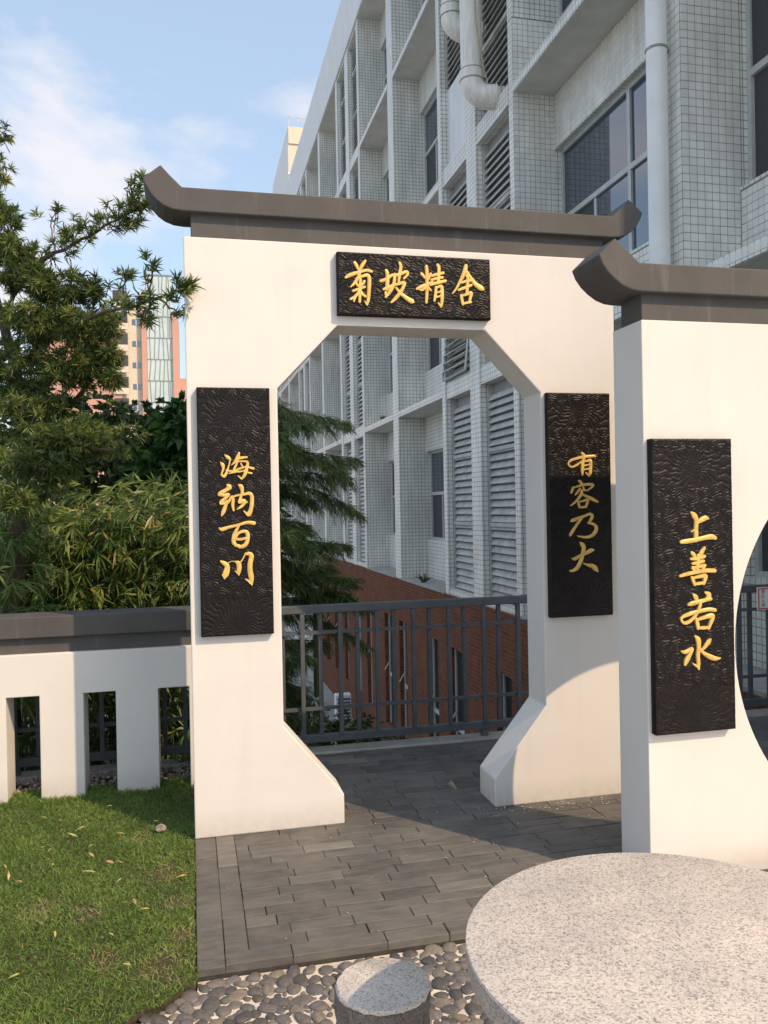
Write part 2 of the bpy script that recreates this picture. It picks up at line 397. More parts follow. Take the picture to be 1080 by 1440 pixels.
def leaf_geo(P, D, L, W, droop=0.2, up=None, curl=0.0):
    """narrow leaves: 5 points each -> verts, quads, tris"""
    n = len(P); D = unit(D)
    L = np.broadcast_to(L, (n,))[:, None]; W = np.broadcast_to(W, (n,))[:, None]
    r = rng.normal(size=(n, 3)) if up is None else up+0.5*rng.normal(size=(n, 3))
    S = unit(np.cross(D, r)); dn = np.array([0, 0, -1.0])
    dr = np.broadcast_to(droop, (n,))[:, None]
    mid = P+D*L*0.5+dn*L*dr*0.28
    tip = P+D*L+dn*L*dr
    V = np.stack([P-S*W*0.22, P+S*W*0.22, mid+S*W*0.5, mid-S*W*0.5, tip], axis=1).reshape(-1, 3)
    b = (np.arange(n)*5)[:, None]
    return V, b+np.array([0, 1, 2, 3]), b+np.array([3, 2, 4])

def leaves(name, P, D, L, W, mat, parent=None, droop=0.2, tint=None, up=None):
    V, q, t = leaf_geo(P, D, L, W, droop, up)
    if tint is None: tint = rng.random(len(P))
    return fast_mesh(name, V, q, t, mat, parent, False, np.repeat(np.clip(tint, 0, 1), 5))
STROKES={
 'chrysanthemum':[[(-317.5,104.0,15.0),(-307.5,89.0,16.0),(-301.5,73.0,10.0)],[(-263.5,115.0,13.0),(-280.5,90.0,17.0),(-298.5,59.0,11.0)],[(-364.5,28.0,12.0),(-339.5,42.0,19.0),(-294.5,58.0,14.0),(-257.5,69.0,14.0),(-230.5,64.0,13.0)],[(-292.5,53.0,13.0),(-302.5,27.0,16.0),(-322.5,-1.0,13.0),(-340.5,-19.0,6.0)],[(-310.5,24.0,11.0),(-278.5,38.0,13.0),(-253.5,44.0,16.0),(-243.5,27.0,18.0),(-246.5,-28.0,18.0),(-250.5,-76.0,16.0),(-257.5,-106.0,9.0)],[(-257.5,-105.0,11.0),(-269.5,-89.0,7.0)],[(-289.5,21.0,13.0),(-292.5,-30.0,15.0),(-295.5,-92.0,13.0)],[(-329.5,-39.0,11.0),(-300.5,-28.0,13.0),(-267.5,-16.0,11.0)],[(-314.5,4.0,13.0),(-301.5,-13.0,10.0)],[(-270.5,11.0,13.0),(-282.5,-9.0,10.0)],[(-295.5,-36.0,11.0),(-317.5,-66.0,15.0),(-343.5,-81.0,11.0)],[(-290.5,-34.0,9.0),(-279.5,-53.0,13.0),(-265.5,-64.0,12.0)],[(-319.5,-72.0,12.0),(-325.5,-91.0,8.0)]],
 'slope':[[(-183.5,18.0,15.0),(-158.5,27.0,16.0),(-123.5,51.0,13.0)],[(-154.5,72.0,15.0),(-148.5,49.0,18.0),(-151.5,-21.0,18.0)],[(-169.5,-23.0,13.0),(-148.5,-16.0,16.0),(-116.5,3.0,12.0)],[(-159.5,-40.0,13.0),(-156.5,-62.0,11.0)],[(-111.5,49.0,13.0),(-76.5,60.0,16.0),(-48.5,71.0,15.0),(-41.5,60.0,12.0),(-62.5,35.0,10.0)],[(-110.5,54.0,15.0),(-116.5,3.0,17.0),(-140.5,-39.0,17.0),(-161.5,-64.0,8.0)],[(-83.5,114.0,13.0),(-77.5,95.0,16.0),(-86.5,51.0,15.0),(-90.5,14.0,11.0)],[(-109.5,1.0,12.0),(-81.5,10.0,15.0),(-59.5,14.0,15.0),(-75.5,-25.0,17.0),(-103.5,-62.0,18.0),(-131.5,-89.0,10.0)],[(-104.5,-14.0,11.0),(-81.5,-40.0,15.0),(-49.5,-65.0,20.0),(-20.5,-80.0,23.0),(-12.5,-83.0,8.1)]],
 'essence':[[(32.5,63.0,15.0),(50.5,45.0,12.0)],[(79.5,64.0,15.0),(67.5,37.0,10.0)],[(5.5,-14.0,12.0),(30.5,-3.0,19.0),(64.5,13.0,16.0),(88.5,24.0,11.0)],[(58.5,102.0,17.0),(60.5,66.0,17.0),(59.5,-15.0,17.0),(54.5,-82.0,12.0)],[(54.5,0.0,14.0),(35.5,-19.0,12.0),(17.5,-17.0,6.1)],[(64.5,-3.0,12.0),(79.5,-19.0,10.0)],[(84.5,56.0,12.0),(116.5,66.0,14.0),(147.5,74.0,14.0)],[(83.5,35.0,12.0),(116.5,45.0,14.0),(143.5,51.0,12.0)],[(76.5,9.0,12.0),(115.5,22.0,16.0),(158.5,33.0,14.0)],[(119.5,113.0,15.0),(125.5,94.0,16.0),(119.5,19.0,12.0)],[(107.5,-3.0,13.0),(104.5,-37.0,15.0),(97.5,-73.0,10.0)],[(108.5,-5.0,10.0),(134.5,5.0,15.0),(139.5,-11.0,17.0),(138.5,-69.0,17.0),(132.5,-101.0,12.0)],[(132.5,-100.0,12.0),(117.5,-82.0,7.0)],[(108.5,-31.0,8.1),(132.5,-23.0,10.0)],[(107.5,-53.0,9.0),(131.5,-46.0,10.0)]],
 'house':[[(272.5,116.0,19.0),(264.5,84.0,21.0),(242.5,39.0,16.0),(216.5,-5.0,10.0),(196.5,-30.0,7.0)],[(278.5,86.0,12.0),(298.5,54.0,17.0),(323.5,24.0,21.0),(354.5,4.0,25.0),(368.5,-3.0,9.0)],[(244.5,27.0,10.0),(277.5,39.0,14.0),(310.5,45.0,14.0)],[(277.5,65.0,14.0),(281.5,44.0,15.0),(274.5,-29.0,16.0)],[(229.5,-11.0,11.0),(261.5,2.0,15.0),(299.5,17.0,12.0)],[(243.5,-38.0,13.0),(247.5,-61.0,16.0),(252.5,-85.0,12.0)],[(244.5,-41.0,11.0),(272.5,-32.0,14.0),(298.5,-24.0,18.0),(293.5,-48.0,15.0),(287.5,-74.0,12.0)],[(252.5,-82.0,11.0),(271.5,-76.0,12.0),(296.5,-71.0,12.0)]],
 'sea':[[(-46.5,277.5,5.0),(-34.5,265.5,16.0),(-21.5,253.5,10.0),(-27.5,241.5,4.0)],[(-68.5,241.5,5.0),(-58.5,227.5,18.0),(-55.5,211.5,11.0),(-61.5,191.5,8.0),(-65.5,181.5,7.0)],[(-64.5,181.5,10.0),(-51.5,172.5,13.0),(-39.5,191.5,12.0),(-30.5,218.5,7.1),(-19.5,254.5,4.0)],[(21.5,285.5,10.0),(14.5,265.5,16.0),(1.5,243.5,12.0),(-16.5,226.5,4.0)],[(5.5,255.5,9.0),(30.5,262.5,13.0),(58.5,265.5,9.0)],[(14.5,248.5,10.0),(5.5,225.5,11.0),(-4.5,200.5,10.0),(18.5,194.5,8.0),(47.5,200.5,8.0)],[(16.5,244.5,7.0),(40.5,245.5,8.0),(61.5,240.5,12.0),(57.5,212.5,15.0),(47.5,180.5,16.0),(32.5,158.5,8.0)],[(32.5,159.5,10.0),(14.5,174.5,4.0)],[(-40.5,201.5,8.0),(-7.5,197.5,9.0),(23.5,209.5,11.0),(55.5,217.5,8.0),(89.5,209.5,12.0)],[(-28.5,186.5,6.0),(2.5,192.5,7.0)],[(58.5,191.5,7.0),(80.5,186.5,9.0)],[(29.5,235.5,7.0),(38.5,214.5,9.0)]],
 'accept':[[(-36.5,130.5,11.0),(-28.5,119.5,23.0),(-41.5,107.5,17.0),(-68.5,92.5,19.0),(-76.5,85.5,16.0)],[(-73.5,83.5,16.0),(-51.5,80.5,14.0),(-32.5,83.5,15.0),(-45.5,68.5,13.0),(-66.5,51.5,15.0),(-71.5,43.5,13.0)],[(-69.5,40.5,12.0),(-49.5,44.5,14.0),(-28.5,55.5,11.0)],[(-40.5,49.5,15.0),(-49.5,24.5,16.0),(-59.5,-0.5,18.0),(-67.5,-18.5,7.0)],[(-32.5,43.5,7.0),(-27.5,59.5,10.0),(-15.5,72.5,13.0),(-11.5,59.5,14.0),(-13.5,32.5,14.0),(-9.5,5.5,9.1)],[(-15.5,71.5,7.0),(10.5,79.5,10.0),(41.5,83.5,11.0),(65.5,88.5,15.0),(78.5,76.5,17.0),(79.5,47.5,18.0),(74.5,13.5,18.0),(63.5,-14.5,21.0),(58.5,-21.5,7.0)],[(57.5,-16.5,12.0),(39.5,2.5,5.1)],[(17.5,130.5,9.0),(28.5,120.5,20.0),(33.5,96.5,14.0),(25.5,69.5,13.0),(20.5,48.5,18.0)],[(23.5,47.5,19.0),(40.5,49.5,21.0),(55.5,44.5,8.0)],[(43.5,39.5,13.0),(26.5,23.5,13.0),(5.5,10.5,4.0)]],
 'hundred':[[(-80.5,-77.5,6.1),(-67.5,-85.5,17.0),(-33.5,-75.5,14.0),(13.5,-64.5,12.0),(55.5,-54.5,15.0),(86.5,-58.5,18.0)],[(17.5,-64.5,8.0),(2.5,-89.5,14.0),(-9.5,-116.5,18.0),(-12.5,-147.5,19.0),(-3.5,-163.5,16.0)],[(-4.5,-131.5,10.0),(9.5,-107.5,12.0),(31.5,-97.5,14.0),(51.5,-102.5,18.0),(56.5,-122.5,18.0),(51.5,-149.5,18.0),(39.5,-166.5,18.0),(20.5,-172.5,17.0),(-1.5,-162.5,13.0)],[(0.5,-134.5,10.0),(22.5,-135.5,13.0),(45.5,-130.5,10.0)]],
 'river':[[(-76.5,-238.5,7.0),(-63.5,-248.5,18.0),(-46.5,-262.5,20.0),(-47.5,-283.5,25.0),(-55.5,-307.5,25.0),(-59.5,-324.5,8.0)],[(-59.5,-320.5,10.0),(-70.5,-305.5,4.0)],[(-40.5,-249.5,5.0),(-28.5,-243.5,3.0),(-16.5,-241.5,4.0),(-4.5,-247.5,6.0)],[(-5.5,-244.5,10.0),(7.5,-252.5,21.0),(11.5,-270.5,22.0),(9.5,-294.5,18.0),(8.5,-311.5,6.0)],[(5.5,-302.5,9.0),(-7.5,-289.5,4.0)],[(12.5,-252.5,7.1),(26.5,-237.5,6.0),(41.5,-209.5,7.0)],[(42.5,-207.5,10.0),(59.5,-207.5,18.0),(72.5,-219.5,21.0),(65.5,-250.5,22.0),(63.5,-287.5,23.0),(69.5,-325.5,23.0),(71.5,-360.5,7.0)],[(67.5,-351.5,14.0),(55.5,-340.5,10.0),(40.5,-330.5,4.0)]],
 'have':[[(86.5,262.5,13.0),(59.5,260.5,14.0),(19.5,257.5,13.0),(-15.5,250.5,13.0),(-50.5,240.5,12.0),(-67.5,226.5,8.0),(-65.5,212.5,8.0),(-50.5,203.5,9.0),(-24.5,211.5,11.0),(7.5,232.5,8.0)],[(12.5,277.5,12.0),(22.5,263.5,19.0),(19.5,242.5,16.0),(8.5,220.5,10.0)],[(17.5,234.5,13.0),(14.5,210.5,17.0),(12.5,184.5,15.0),(12.5,159.5,7.0)],[(20.5,232.5,8.0),(45.5,236.5,12.0),(61.5,236.5,16.0),(61.5,203.5,16.0),(57.5,167.5,16.0),(49.5,152.5,7.0)],[(48.5,157.5,11.0),(31.5,172.5,5.0)],[(20.5,210.5,7.0),(54.5,216.5,8.0)],[(20.5,188.5,7.0),(54.5,194.5,8.0)]],
 'tolerance':[[(-9.5,130.5,8.1),(0.5,123.5,15.0),(11.5,109.5,12.0)],[(-43.5,95.5,9.0),(-47.5,81.5,14.0),(-54.5,65.5,9.0)],[(-45.5,90.5,7.0),(-12.5,100.5,10.0),(22.5,107.5,13.0),(59.5,109.5,14.0),(73.5,104.5,14.0),(60.5,89.5,10.0),(39.5,76.5,7.0)],[(16.5,93.5,9.0),(22.5,79.5,11.0),(37.5,75.5,6.0)],[(-3.5,85.5,11.0),(-15.5,71.5,12.0),(-30.5,54.5,8.0)],[(8.5,76.5,12.0),(0.5,52.5,14.0),(-24.5,21.5,10.0),(-58.5,-3.5,6.1)],[(5.5,58.5,8.0),(32.5,45.5,13.0),(67.5,29.5,17.0),(97.5,14.5,11.0)],[(-17.5,18.5,9.0),(-11.5,0.5,13.0),(-7.5,-15.5,9.0)],[(-11.5,15.5,7.0),(14.5,20.5,10.0),(41.5,25.5,14.0),(35.5,5.5,13.0),(29.5,-14.5,9.0)],[(-7.5,-13.5,8.0),(11.5,-13.5,11.0),(29.5,-9.5,8.0)]],
 'thus':[[(-58.5,-88.5,7.0),(-48.5,-83.5,16.0),(-15.5,-72.5,15.0),(19.5,-61.5,12.0),(51.5,-51.5,14.0),(66.5,-61.5,16.0),(58.5,-80.5,15.0),(42.5,-99.5,9.0)],[(42.5,-99.5,11.0),(70.5,-105.5,13.0),(88.5,-122.5,17.0),(84.5,-146.5,18.0),(62.5,-167.5,16.0),(31.5,-175.5,13.0),(-0.5,-172.5,9.1),(-21.5,-167.5,5.0)],[(7.5,-69.5,9.1),(-9.5,-87.5,13.0),(-30.5,-113.5,13.0),(-49.5,-139.5,15.0),(-63.5,-160.5,14.0),(-66.5,-167.5,5.1)]],
 'big':[[(-54.5,-287.5,8.0),(-41.5,-290.5,16.0),(-14.5,-278.5,15.0),(20.5,-263.5,16.0),(54.5,-248.5,20.0),(67.5,-246.5,12.0)],[(-6.5,-204.5,9.0),(5.5,-215.5,22.0),(13.5,-232.5,20.0),(5.5,-267.5,20.0),(-6.5,-304.5,20.0),(-24.5,-336.5,20.0),(-47.5,-351.5,15.0),(-68.5,-354.5,9.0)],[(10.5,-316.5,6.0),(34.5,-325.5,13.0),(61.5,-332.5,22.0),(80.5,-347.5,24.0),(92.5,-362.5,9.0)]],
 'above':[[(-12.5,307.5,7.0),(1.5,294.5,21.0),(11.5,274.5,18.0),(9.5,238.5,18.0),(8.5,192.5,19.0)],[(13.5,261.5,10.0),(30.5,271.5,17.0),(53.5,281.5,20.0),(66.5,279.5,10.0)],[(-13.5,225.5,5.0),(-2.5,232.5,7.0)],[(-61.5,184.5,14.0),(-34.5,186.5,18.0),(6.5,191.5,17.0),(47.5,198.5,17.0),(79.5,202.5,20.0),(97.5,197.5,16.0)]],
 'virtue':[[(-12.5,138.5,12.0),(-2.5,128.5,16.0),(2.5,119.5,8.1)],[(46.5,156.5,11.0),(32.5,136.5,18.0),(21.5,124.5,8.0)],[(-17.5,112.5,10.0),(9.5,113.5,14.0),(45.5,121.5,14.0)],[(-10.5,92.5,9.0),(11.5,95.5,13.0),(40.5,101.5,13.0)],[(-12.5,73.5,9.1),(10.5,77.5,13.0),(47.5,83.5,13.0)],[(16.5,126.5,12.0),(14.5,99.5,14.0),(11.5,55.5,13.0)],[(-69.5,42.5,10.0),(-43.5,48.5,14.0),(3.5,56.5,14.0),(50.5,61.5,16.0),(92.5,59.5,16.0)],[(-10.5,76.5,11.0),(-2.5,63.5,12.0)],[(44.5,79.5,12.0),(32.5,63.5,10.0)],[(-15.5,35.5,10.0),(-7.5,17.5,14.0),(-3.5,2.5,9.0)],[(-10.5,31.5,8.0),(14.5,36.5,12.0),(48.5,39.5,17.0),(45.5,21.5,15.0),(39.5,5.5,10.0)],[(-4.5,5.5,9.0),(16.5,8.5,12.0),(41.5,10.5,9.1)]],
 'like':[[(-9.5,-35.5,8.0),(2.5,-48.5,19.0),(8.5,-68.5,11.0)],[(48.5,-30.5,9.0),(65.5,-41.5,20.0),(51.5,-60.5,13.0),(26.5,-71.5,6.1)],[(-33.5,-78.5,9.0),(-15.5,-74.5,18.0),(24.5,-66.5,14.0),(71.5,-58.5,15.0)],[(91.5,-106.5,15.0),(64.5,-102.5,15.0),(17.5,-108.5,15.0),(-28.5,-117.5,15.0),(-63.5,-129.5,11.0),(-66.5,-141.5,9.1),(-51.5,-154.5,12.0),(-25.5,-146.5,13.0),(2.5,-121.5,12.0),(20.5,-87.5,13.0),(24.5,-71.5,9.1)],[(2.5,-139.5,12.0),(8.5,-160.5,16.0),(10.5,-179.5,12.0)],[(5.5,-143.5,10.0),(40.5,-135.5,14.0),(75.5,-129.5,20.0),(81.5,-138.5,15.0),(69.5,-161.5,15.0),(60.5,-182.5,11.0)],[(8.5,-177.5,9.0),(33.5,-178.5,13.0),(63.5,-177.5,10.0)]],
 'water':[[(-3.5,-211.5,8.1),(10.5,-226.5,20.0),(13.5,-252.5,17.0),(8.5,-293.5,16.0),(10.5,-324.5,15.0),(10.5,-350.5,7.0)],[(9.5,-341.5,12.0),(-3.5,-333.5,9.1),(-16.5,-325.5,5.1)],[(-68.5,-271.5,8.0),(-49.5,-275.5,15.0),(-18.5,-262.5,12.0),(-28.5,-285.5,14.0),(-44.5,-310.5,20.0),(-54.5,-328.5,8.1)],[(68.5,-227.5,8.0),(60.5,-237.5,18.0),(43.5,-256.5,14.0),(19.5,-276.5,9.0)],[(17.5,-265.5,8.1),(37.5,-285.5,14.0),(64.5,-301.5,20.0),(90.5,-310.5,17.0),(113.5,-309.5,6.1)]],
}
# ================================================================ ground
def slab_obj(name, x0, x1, y0, y1, z0, z1, mat, kind='structure', parent=None):
    return tag(MB().box(x0, x1, y0, y1, z0, z1).build(name, mat, parent), kind=kind)

g = tag(MB().add([(-600, 1.5, -4.6), (600, 1.5, -4.6), (600, 900, -4.6), (-600, 900, -4.6)], [(0, 1, 2, 3)]).build('lower_ground', M['paving']), kind='structure')
# raised terrace the garden stands on: body below everything
slab_obj('terrace_body', -9, 4.54, -9, 1.30, -4.7, -0.13, M['concrete'])
lp = [(-0.002, -1.20), (-0.002, 0.98), (-9, 0.98), (-9, -8.22)]
tag(MB().add([(x, y, -0.012) for x, y in lp]+[(x, y, -0.13) for x, y in lp], [(0, 1, 2, 3), (7, 6, 5, 4)]+[(i, 4+i, 4+(i+1) % 4, (i+1) % 4) for i in range(4)]).build('lawn_ground', M['lawn_soil']), kind='structure')
slab_obj('soil_strip', -9, 0.0, 0.98, 1.205, -0.13, -0.03, M['earth'])
kerb = tag(MB().box(-9, 4.54, 1.21, 1.36, -0.3, 0.012).build('concrete_kerb', M['concrete'], bevel=0.008), kind='structure')

tag(MB().add([(-7, 1.37, -0.75), (0.7, 1.37, -0.75), (0.7, 5.4, -0.75), (-7, 5.4, -0.75), (-7, 1.37, -4.7), (0.7, 1.37, -4.7), (0.7, 5.4, -4.7), (-7, 5.4, -4.7)], [(0, 1, 2, 3), (0, 4, 5, 1), (1, 5, 6, 2), (2, 6, 7, 3), (3, 7, 4, 0)]).build('planting_ground', M['earth']), kind='structure')

# paved terrace: slate strips, running bond, each its own piece
PAVE_Y0, PAVE_Y1 = -1.175, 1.205
pav = tag(MB().box(0.0, 4.54, PAVE_Y0+0.004, PAVE_Y1, -0.13, -0.012).build('paved_terrace', M['bed']), kind='structure')
pieces = []        # (x0,x1,y0,y1)
y = PAVE_Y0; k = 0
ycol = PAVE_Y0
while ycol < PAVE_Y1-0.02:                               # outer border course
    y2 = min(ycol+(0.485 if k else 0.465), PAVE_Y1); pieces.append((0.0, 0.098, ycol, y2)); ycol = y2; k += 1
ycol = PAVE_Y0+0.085; k = 0
while ycol < PAVE_Y1-0.02:                               # inner border course
    y2 = min(ycol+(0.255 if k == 0 else 0.48), PAVE_Y1); pieces.append((0.098, 0.186, ycol, y2)); ycol = y2; k += 1
row = 0; y = PAVE_Y0
while y < PAVE_Y1-0.02:
    h = 0.086 if row == 0 else 0.0795
    y2 = min(y+h, PAVE_Y1)
    x = 0.098 if row == 0 else 0.186
    first = True
    while x < 4.53:
        L = rng.choice([0.235, 0.24, 0.245]) if not first else rng.uniform(0.06, 0.24)
        if first and row == 0: L = 0.24
        if rng.random() < 0.07: L *= 1.45
        x2 = min(x+L, 4.54)
        if 4.54-x2 < 0.05: x2 = 4.54
        pieces.append((x, x2, y, y2)); x = x2; first = False
    y = y2; row += 1
def paver_geo(x0, x1, y0, y1, ztop, tilt):
    g = 0.0007*(1 if rng.random() < 0.75 else 2.6); b = 0.0022
    x0 += g*rng.uniform(.5, 1.8); x1 -= g*rng.uniform(.5, 1.8); y0 += g*rng.uniform(.5, 1.6); y1 -= g*rng.uniform(.5, 1.6)
    if rng.random() < 0.2: y0 += 0.002
    hx, hy = (x1-x0)/2, (y1-y0)/2
    V = []
    for (sx, sy, inset, z) in [(-1,-1,0,-0.03),(1,-1,0,-0.03),(1,1,0,-0.03),(-1,1,0,-0.03),(-1,-1,0,-b),(1,-1,0,-b),(1,1,0,-b),(-1,1,0,-b),(-1,-1,b,0),(1,-1,b,0),(1,1,b,0),(-1,1,b,0)]:
        px, py = sx*(hx-inset), sy*(hy-inset)
        V.append((px, py, z+(ztop+tilt[0]*px+tilt[1]*py if z > -0.02 else 0)))
    F = [(8,9,10,11)]
    for a, c in ((0, 4), (4, 8)):
        for i in range(4): F.append((a+i, a+(i+1) % 4, c+(i+1) % 4, c+i))
    return V, F, ((x0+x1)/2, (y0+y1)/2)
cam_xy = np.array([0.0083, -4.1335])
def pav_rank(p):
    cx, cy = (p[0]+p[1])/2, (p[2]+p[3])/2
    d = math.hypot(cx-cam_xy[0], cy-cam_xy[1])
    hid = 0
    if cx > 1.15 and cy < -0.95: hid = 5             # behind the round table
    if cx > 2.0 and cy < -0.1: hid = 5               # behind the moon gate
    if cx > 2.3: hid = 4
    if cx < 0.5 and cy > 0.0: hid = 5
    return d+hid
pieces.sort(key=pav_rank)
rest = MB()
for i, pc in enumerate(pieces):
    V, F, c = paver_geo(*pc, rng.uniform(-0.0016, 0.002), (rng.normal(0, 0.005), rng.normal(0, 0.010)))
    if i < 298:
        me = bpy.data.meshes.new('paver'); me.from_pydata(V, [], F); me.materials.append(M['slate']); me.update()
        o = bpy.data.objects.new('paver', me); o.location = (c[0], c[1], 0); link(o, pav)
    else:
        rest.add([(a+c[0], b+c[1], z) for a, b, z in V], F)
tag(rest.build('outer_paver_field', M['slate'], pav), kind='stuff')

# pebble paving set in pale mortar
def peb_edge(x): return -1.235+0.78*x            # lawn boundary for x < 0 (lawn lies above/left)
peb = MB()
NX = 60
poly = [(0.0, -1.232), (0.002, PAVE_Y0), (4.54, PAVE_Y0), (4.54, -9), (-9, -9), (-9, -8.2)]
peb.add([(x, yy, -0.045) for x, yy in poly]+[(x, yy, -0.10) for x, yy in poly], [(0, 5, 4, 3, 2, 1)]+[(i, (i+1) % 6, 6+(i+1) % 6, 6+i) for i in range(6)])
pebble_bed = tag(peb.build('pebble_pavement', M['mortar']), kind='structure')

def in_pebble(x, yy):
    return yy < PAVE_Y0-0.022 and (x > 0.0 or yy < peb_edge(x)+0.012)
P0 = rng.uniform((-0.75, -2.0), (1.35, -1.18), size=(26000, 2))
pts, rds = [], []
for k, p in enumerate(P0):
    r = rng.uniform(0.020, 0.028) if k < 5000 else (rng.uniform(0.015, 0.021) if k < 13000 else rng.uniform(0.008, 0.013))
    if not in_pebble(*p): continue
    if all((p[0]-q[0])**2+(p[1]-q[1])**2 > ((r+rq)*0.97)**2 for q, rq in zip(pts, rds)): pts.append(p); rds.append(r)
pts = np.array(pts); rds = np.array(rds)
def pebble_mesh(seed, lay):
    r = np.random.default_rng(seed)
    bm = bmesh.new(); bmesh.ops.create_icosphere(bm, subdivisions=2, radius=1.0)
    a = r.normal(size=(4, 3))*1.25; ph = r.uniform(0, 6, 4)
    for v in bm.verts:
        c = np.array(v.co); k = 1+sum(0.085*math.sin(a[i] @ c*1.5+ph[i]) for i in range(4))
        if v.co.z > 0.5: k *= 1-0.25*(v.co.z-0.5)
        v.co = Vector(c*k)
    me = bpy.data.meshes.new('pebble'); bm.to_mesh(me); bm.free()
    me.materials.append(M['pebble']); me.polygons.foreach_set('use_smooth', [True]*len(me.polygons)); me.update(); return me
pm = [pebble_mesh(s, 0) for s in range(9)]
order = np.argsort(np.hypot(pts[:, 0]-0.45, (pts[:, 1]+1.25)*1.4))
restV, restF, kk = [], [], 0
for n_, i in enumerate(order):
    rr = rds[i]
    el = rng.uniform(1.05, 1.45); sz = (rr*el*1.10, rr*rng.uniform(1.0, 1.16), min(rr, 0.024)*rng.uniform(0.50, 0.72))
    m4 = Matrix.Translation((pts[i, 0], pts[i, 1], -0.0465+rng.uniform(0, 0.004))) @ Matrix.Rotation(rng.uniform(0, 6.28), 4, 'Z') @ Matrix.Rotation(rng.normal(0, 0.12), 4, 'X') @ Matrix.Diagonal((*sz, 1))
    me = pm[int(rng.integers(9))]
    if n_ < 290:
        o = bpy.data.objects.new('pebble', me); COL.objects.link(o); o.parent = pebble_bed; o.matrix_local = m4
    else:
        V = [m4 @ v.co for v in me.vertices]; restV += [tuple(v) for v in V]; restF += [tuple(kk+j for j in p.vertices) for p in me.polygons]; kk += len(V)
if restV:
    tag(MB().add(restV, restF).build('outer_pebbles', M['pebble'], pebble_bed, smooth=True), kind='stuff')

# lawn: real blades
def on_lawn(x, yy): return (x < 0.004+0.010*np.sin(yy*23)*np.sin(yy*61)) & (yy < 0.985) & (yy > peb_edge(x)+0.004+0.020*np.sin(x*41)*np.sin(x*17+1))
N = 215000
gx = rng.uniform(-1.75, 0.014, N); gy = rng.uniform(-2.7, 0.985, N)
patch = np.sin(gx*7.1+2)*np.sin(gy*6.3+1)+0.7*np.sin(gx*17+gy*11)+0.5*np.sin(gx*31-gy*23+1)
bare = np.zeros(N)
for (bx, by, br) in [(-0.13, -0.33, 0.09), (-0.07, -0.62, 0.06), (-0.42, -0.62, 0.06), (-0.62, -0.55, 0.07), (-0.32, -1.0, 0.06), (-0.12, -1.10, 0.09), (-0.75, -1.0, 0.05), (-0.05, -0.9, 0.05), (-0.25, 0.1, 0.05)]:
    bare = np.maximum(bare, np.exp(-((gx-bx)**2+((gy-by)*0.8)**2)/br**2))
keep = on_lawn(gx, gy) & (rng.random(N) < 0.97-0.72*bare)
gx, gy, patch, bare = gx[keep], gy[keep], patch[keep], bare[keep]
n = len(gx)
D = np.stack([rng.normal(0, 0.75, n), rng.normal(0, 0.75, n), np.full(n, 1.0)], 1)
L = rng.uniform(0.018, 0.042, n)*(1+0.12*patch)*np.where(gy > 0.75, 1.5, 1)
tint = np.clip(0.42+0.12*patch+rng.normal(0, 0.17, n)+0.5*bare, 0, 0.93)
tint = np.where(rng.random(n) < 0.012+0.30*bare, 1.0, tint)
grass = leaves('grass', np.stack([gx, gy, np.full(n, -0.014)], 1), D, L, rng.uniform(0.0022, 0.0040, n), M['grass'], None, rng.uniform(0.1, 0.7, n), tint)
tag(grass, 'short green turf with thin yellowed patches beside the slate paving', kind='stuff')

# fallen bamboo leaves on the lawn
lf = MB().add([(-0.5, 0, 0), (-0.15, 0.5, 0.06), (0.2, 0.42, 0.1), (0.5, 0, 0.02), (0.2, -0.42, 0.07), (-0.15, -0.5, 0.1)], [(0, 5, 1), (1, 5, 4, 2), (2, 4, 3)])
me_leaf = bpy.data.meshes.new('fallen_leaf'); me_leaf.from_pydata(lf.v, [], lf.f); me_leaf.materials.append(M['straw'])
me_leaf2 = me_leaf.copy(); me_leaf2.materials.clear(); me_leaf2.materials.append(M['tan'])
spots = [(-0.78, 0.45, 0), (-0.69, 0.42, 1), (-0.47, 0.52, 0), (-0.60, 0.15, 0), (-0.57, 0.24, 0), (-0.68, 0.03, 0), (-0.5, 0.02, 0), (-0.66, -0.02, 0), (-0.62, -0.15, 0), (-0.79, -0.2, 0), (-0.83, -0.12, 0), (-0.45, -0.08, 0),
         (-0.38, -0.22, 1), (-0.34, -0.2, 0), (-0.72, -0.32, 1), (-0.47, -0.27, 0), (-0.33, -0.44, 0), (-0.30, -0.62, 0), (-0.26, -0.63, 1), (-0.06, -0.42, 0), (-0.09, -0.45, 0), (-0.02, -0.83, 0), (-0.43, -1.02, 1), (-0.40, -1.05, 1),
         (-0.27, -1.12, 0), (-0.55, -0.83, 0), (-0.30, -0.86, 0), (-0.62, -1.08, 0), (-0.66, -1.22, 1), (-0.17, -0.72, 0), (-0.7, -0.55, 1), (-0.6, -0.72, 1), (-0.52, 0.34, 0), (-0.2, 0.28, 0), (-0.36, 0.12, 0), (-0.85, 0.3, 1)]
for (x, yy, t) in spots:
    o = bpy.data.objects.new('fallen_leaf', me_leaf2 if t else me_leaf)
    L_ = rng.uniform(0.035, 0.075) if not t else rng.uniform(0.03, 0.05); W_ = L_*rng.uniform(0.13, 0.2)*(2.0 if t else 1)
    o.location = (x+rng.normal(0, .012), yy+rng.normal(0, .02), 0.016+rng.uniform(0, 0.008)); o.scale = (L_, W_, 0.05)
    o.rotation_euler = (rng.normal(0, .25), rng.normal(0, .2), rng.uniform(0, 6.28)); COL.objects.link(o)
    tag(o, 'small curled brown leaf lying on the lawn' if t else 'slender dry yellow bamboo leaf lying on the lawn', 'leaf', 'brown leaves on the lawn' if t else 'yellow bamboo leaves on the lawn')
o = MB()
V, F = [], []
bm = bmesh.new(); bmesh.ops.create_icosphere(bm, subdivisions=2, radius=0.028)
for v in bm.verts: v.co *= 1+0.15*math.sin(v.co.x*90+v.co.y*70); v.co.z *= 0.7
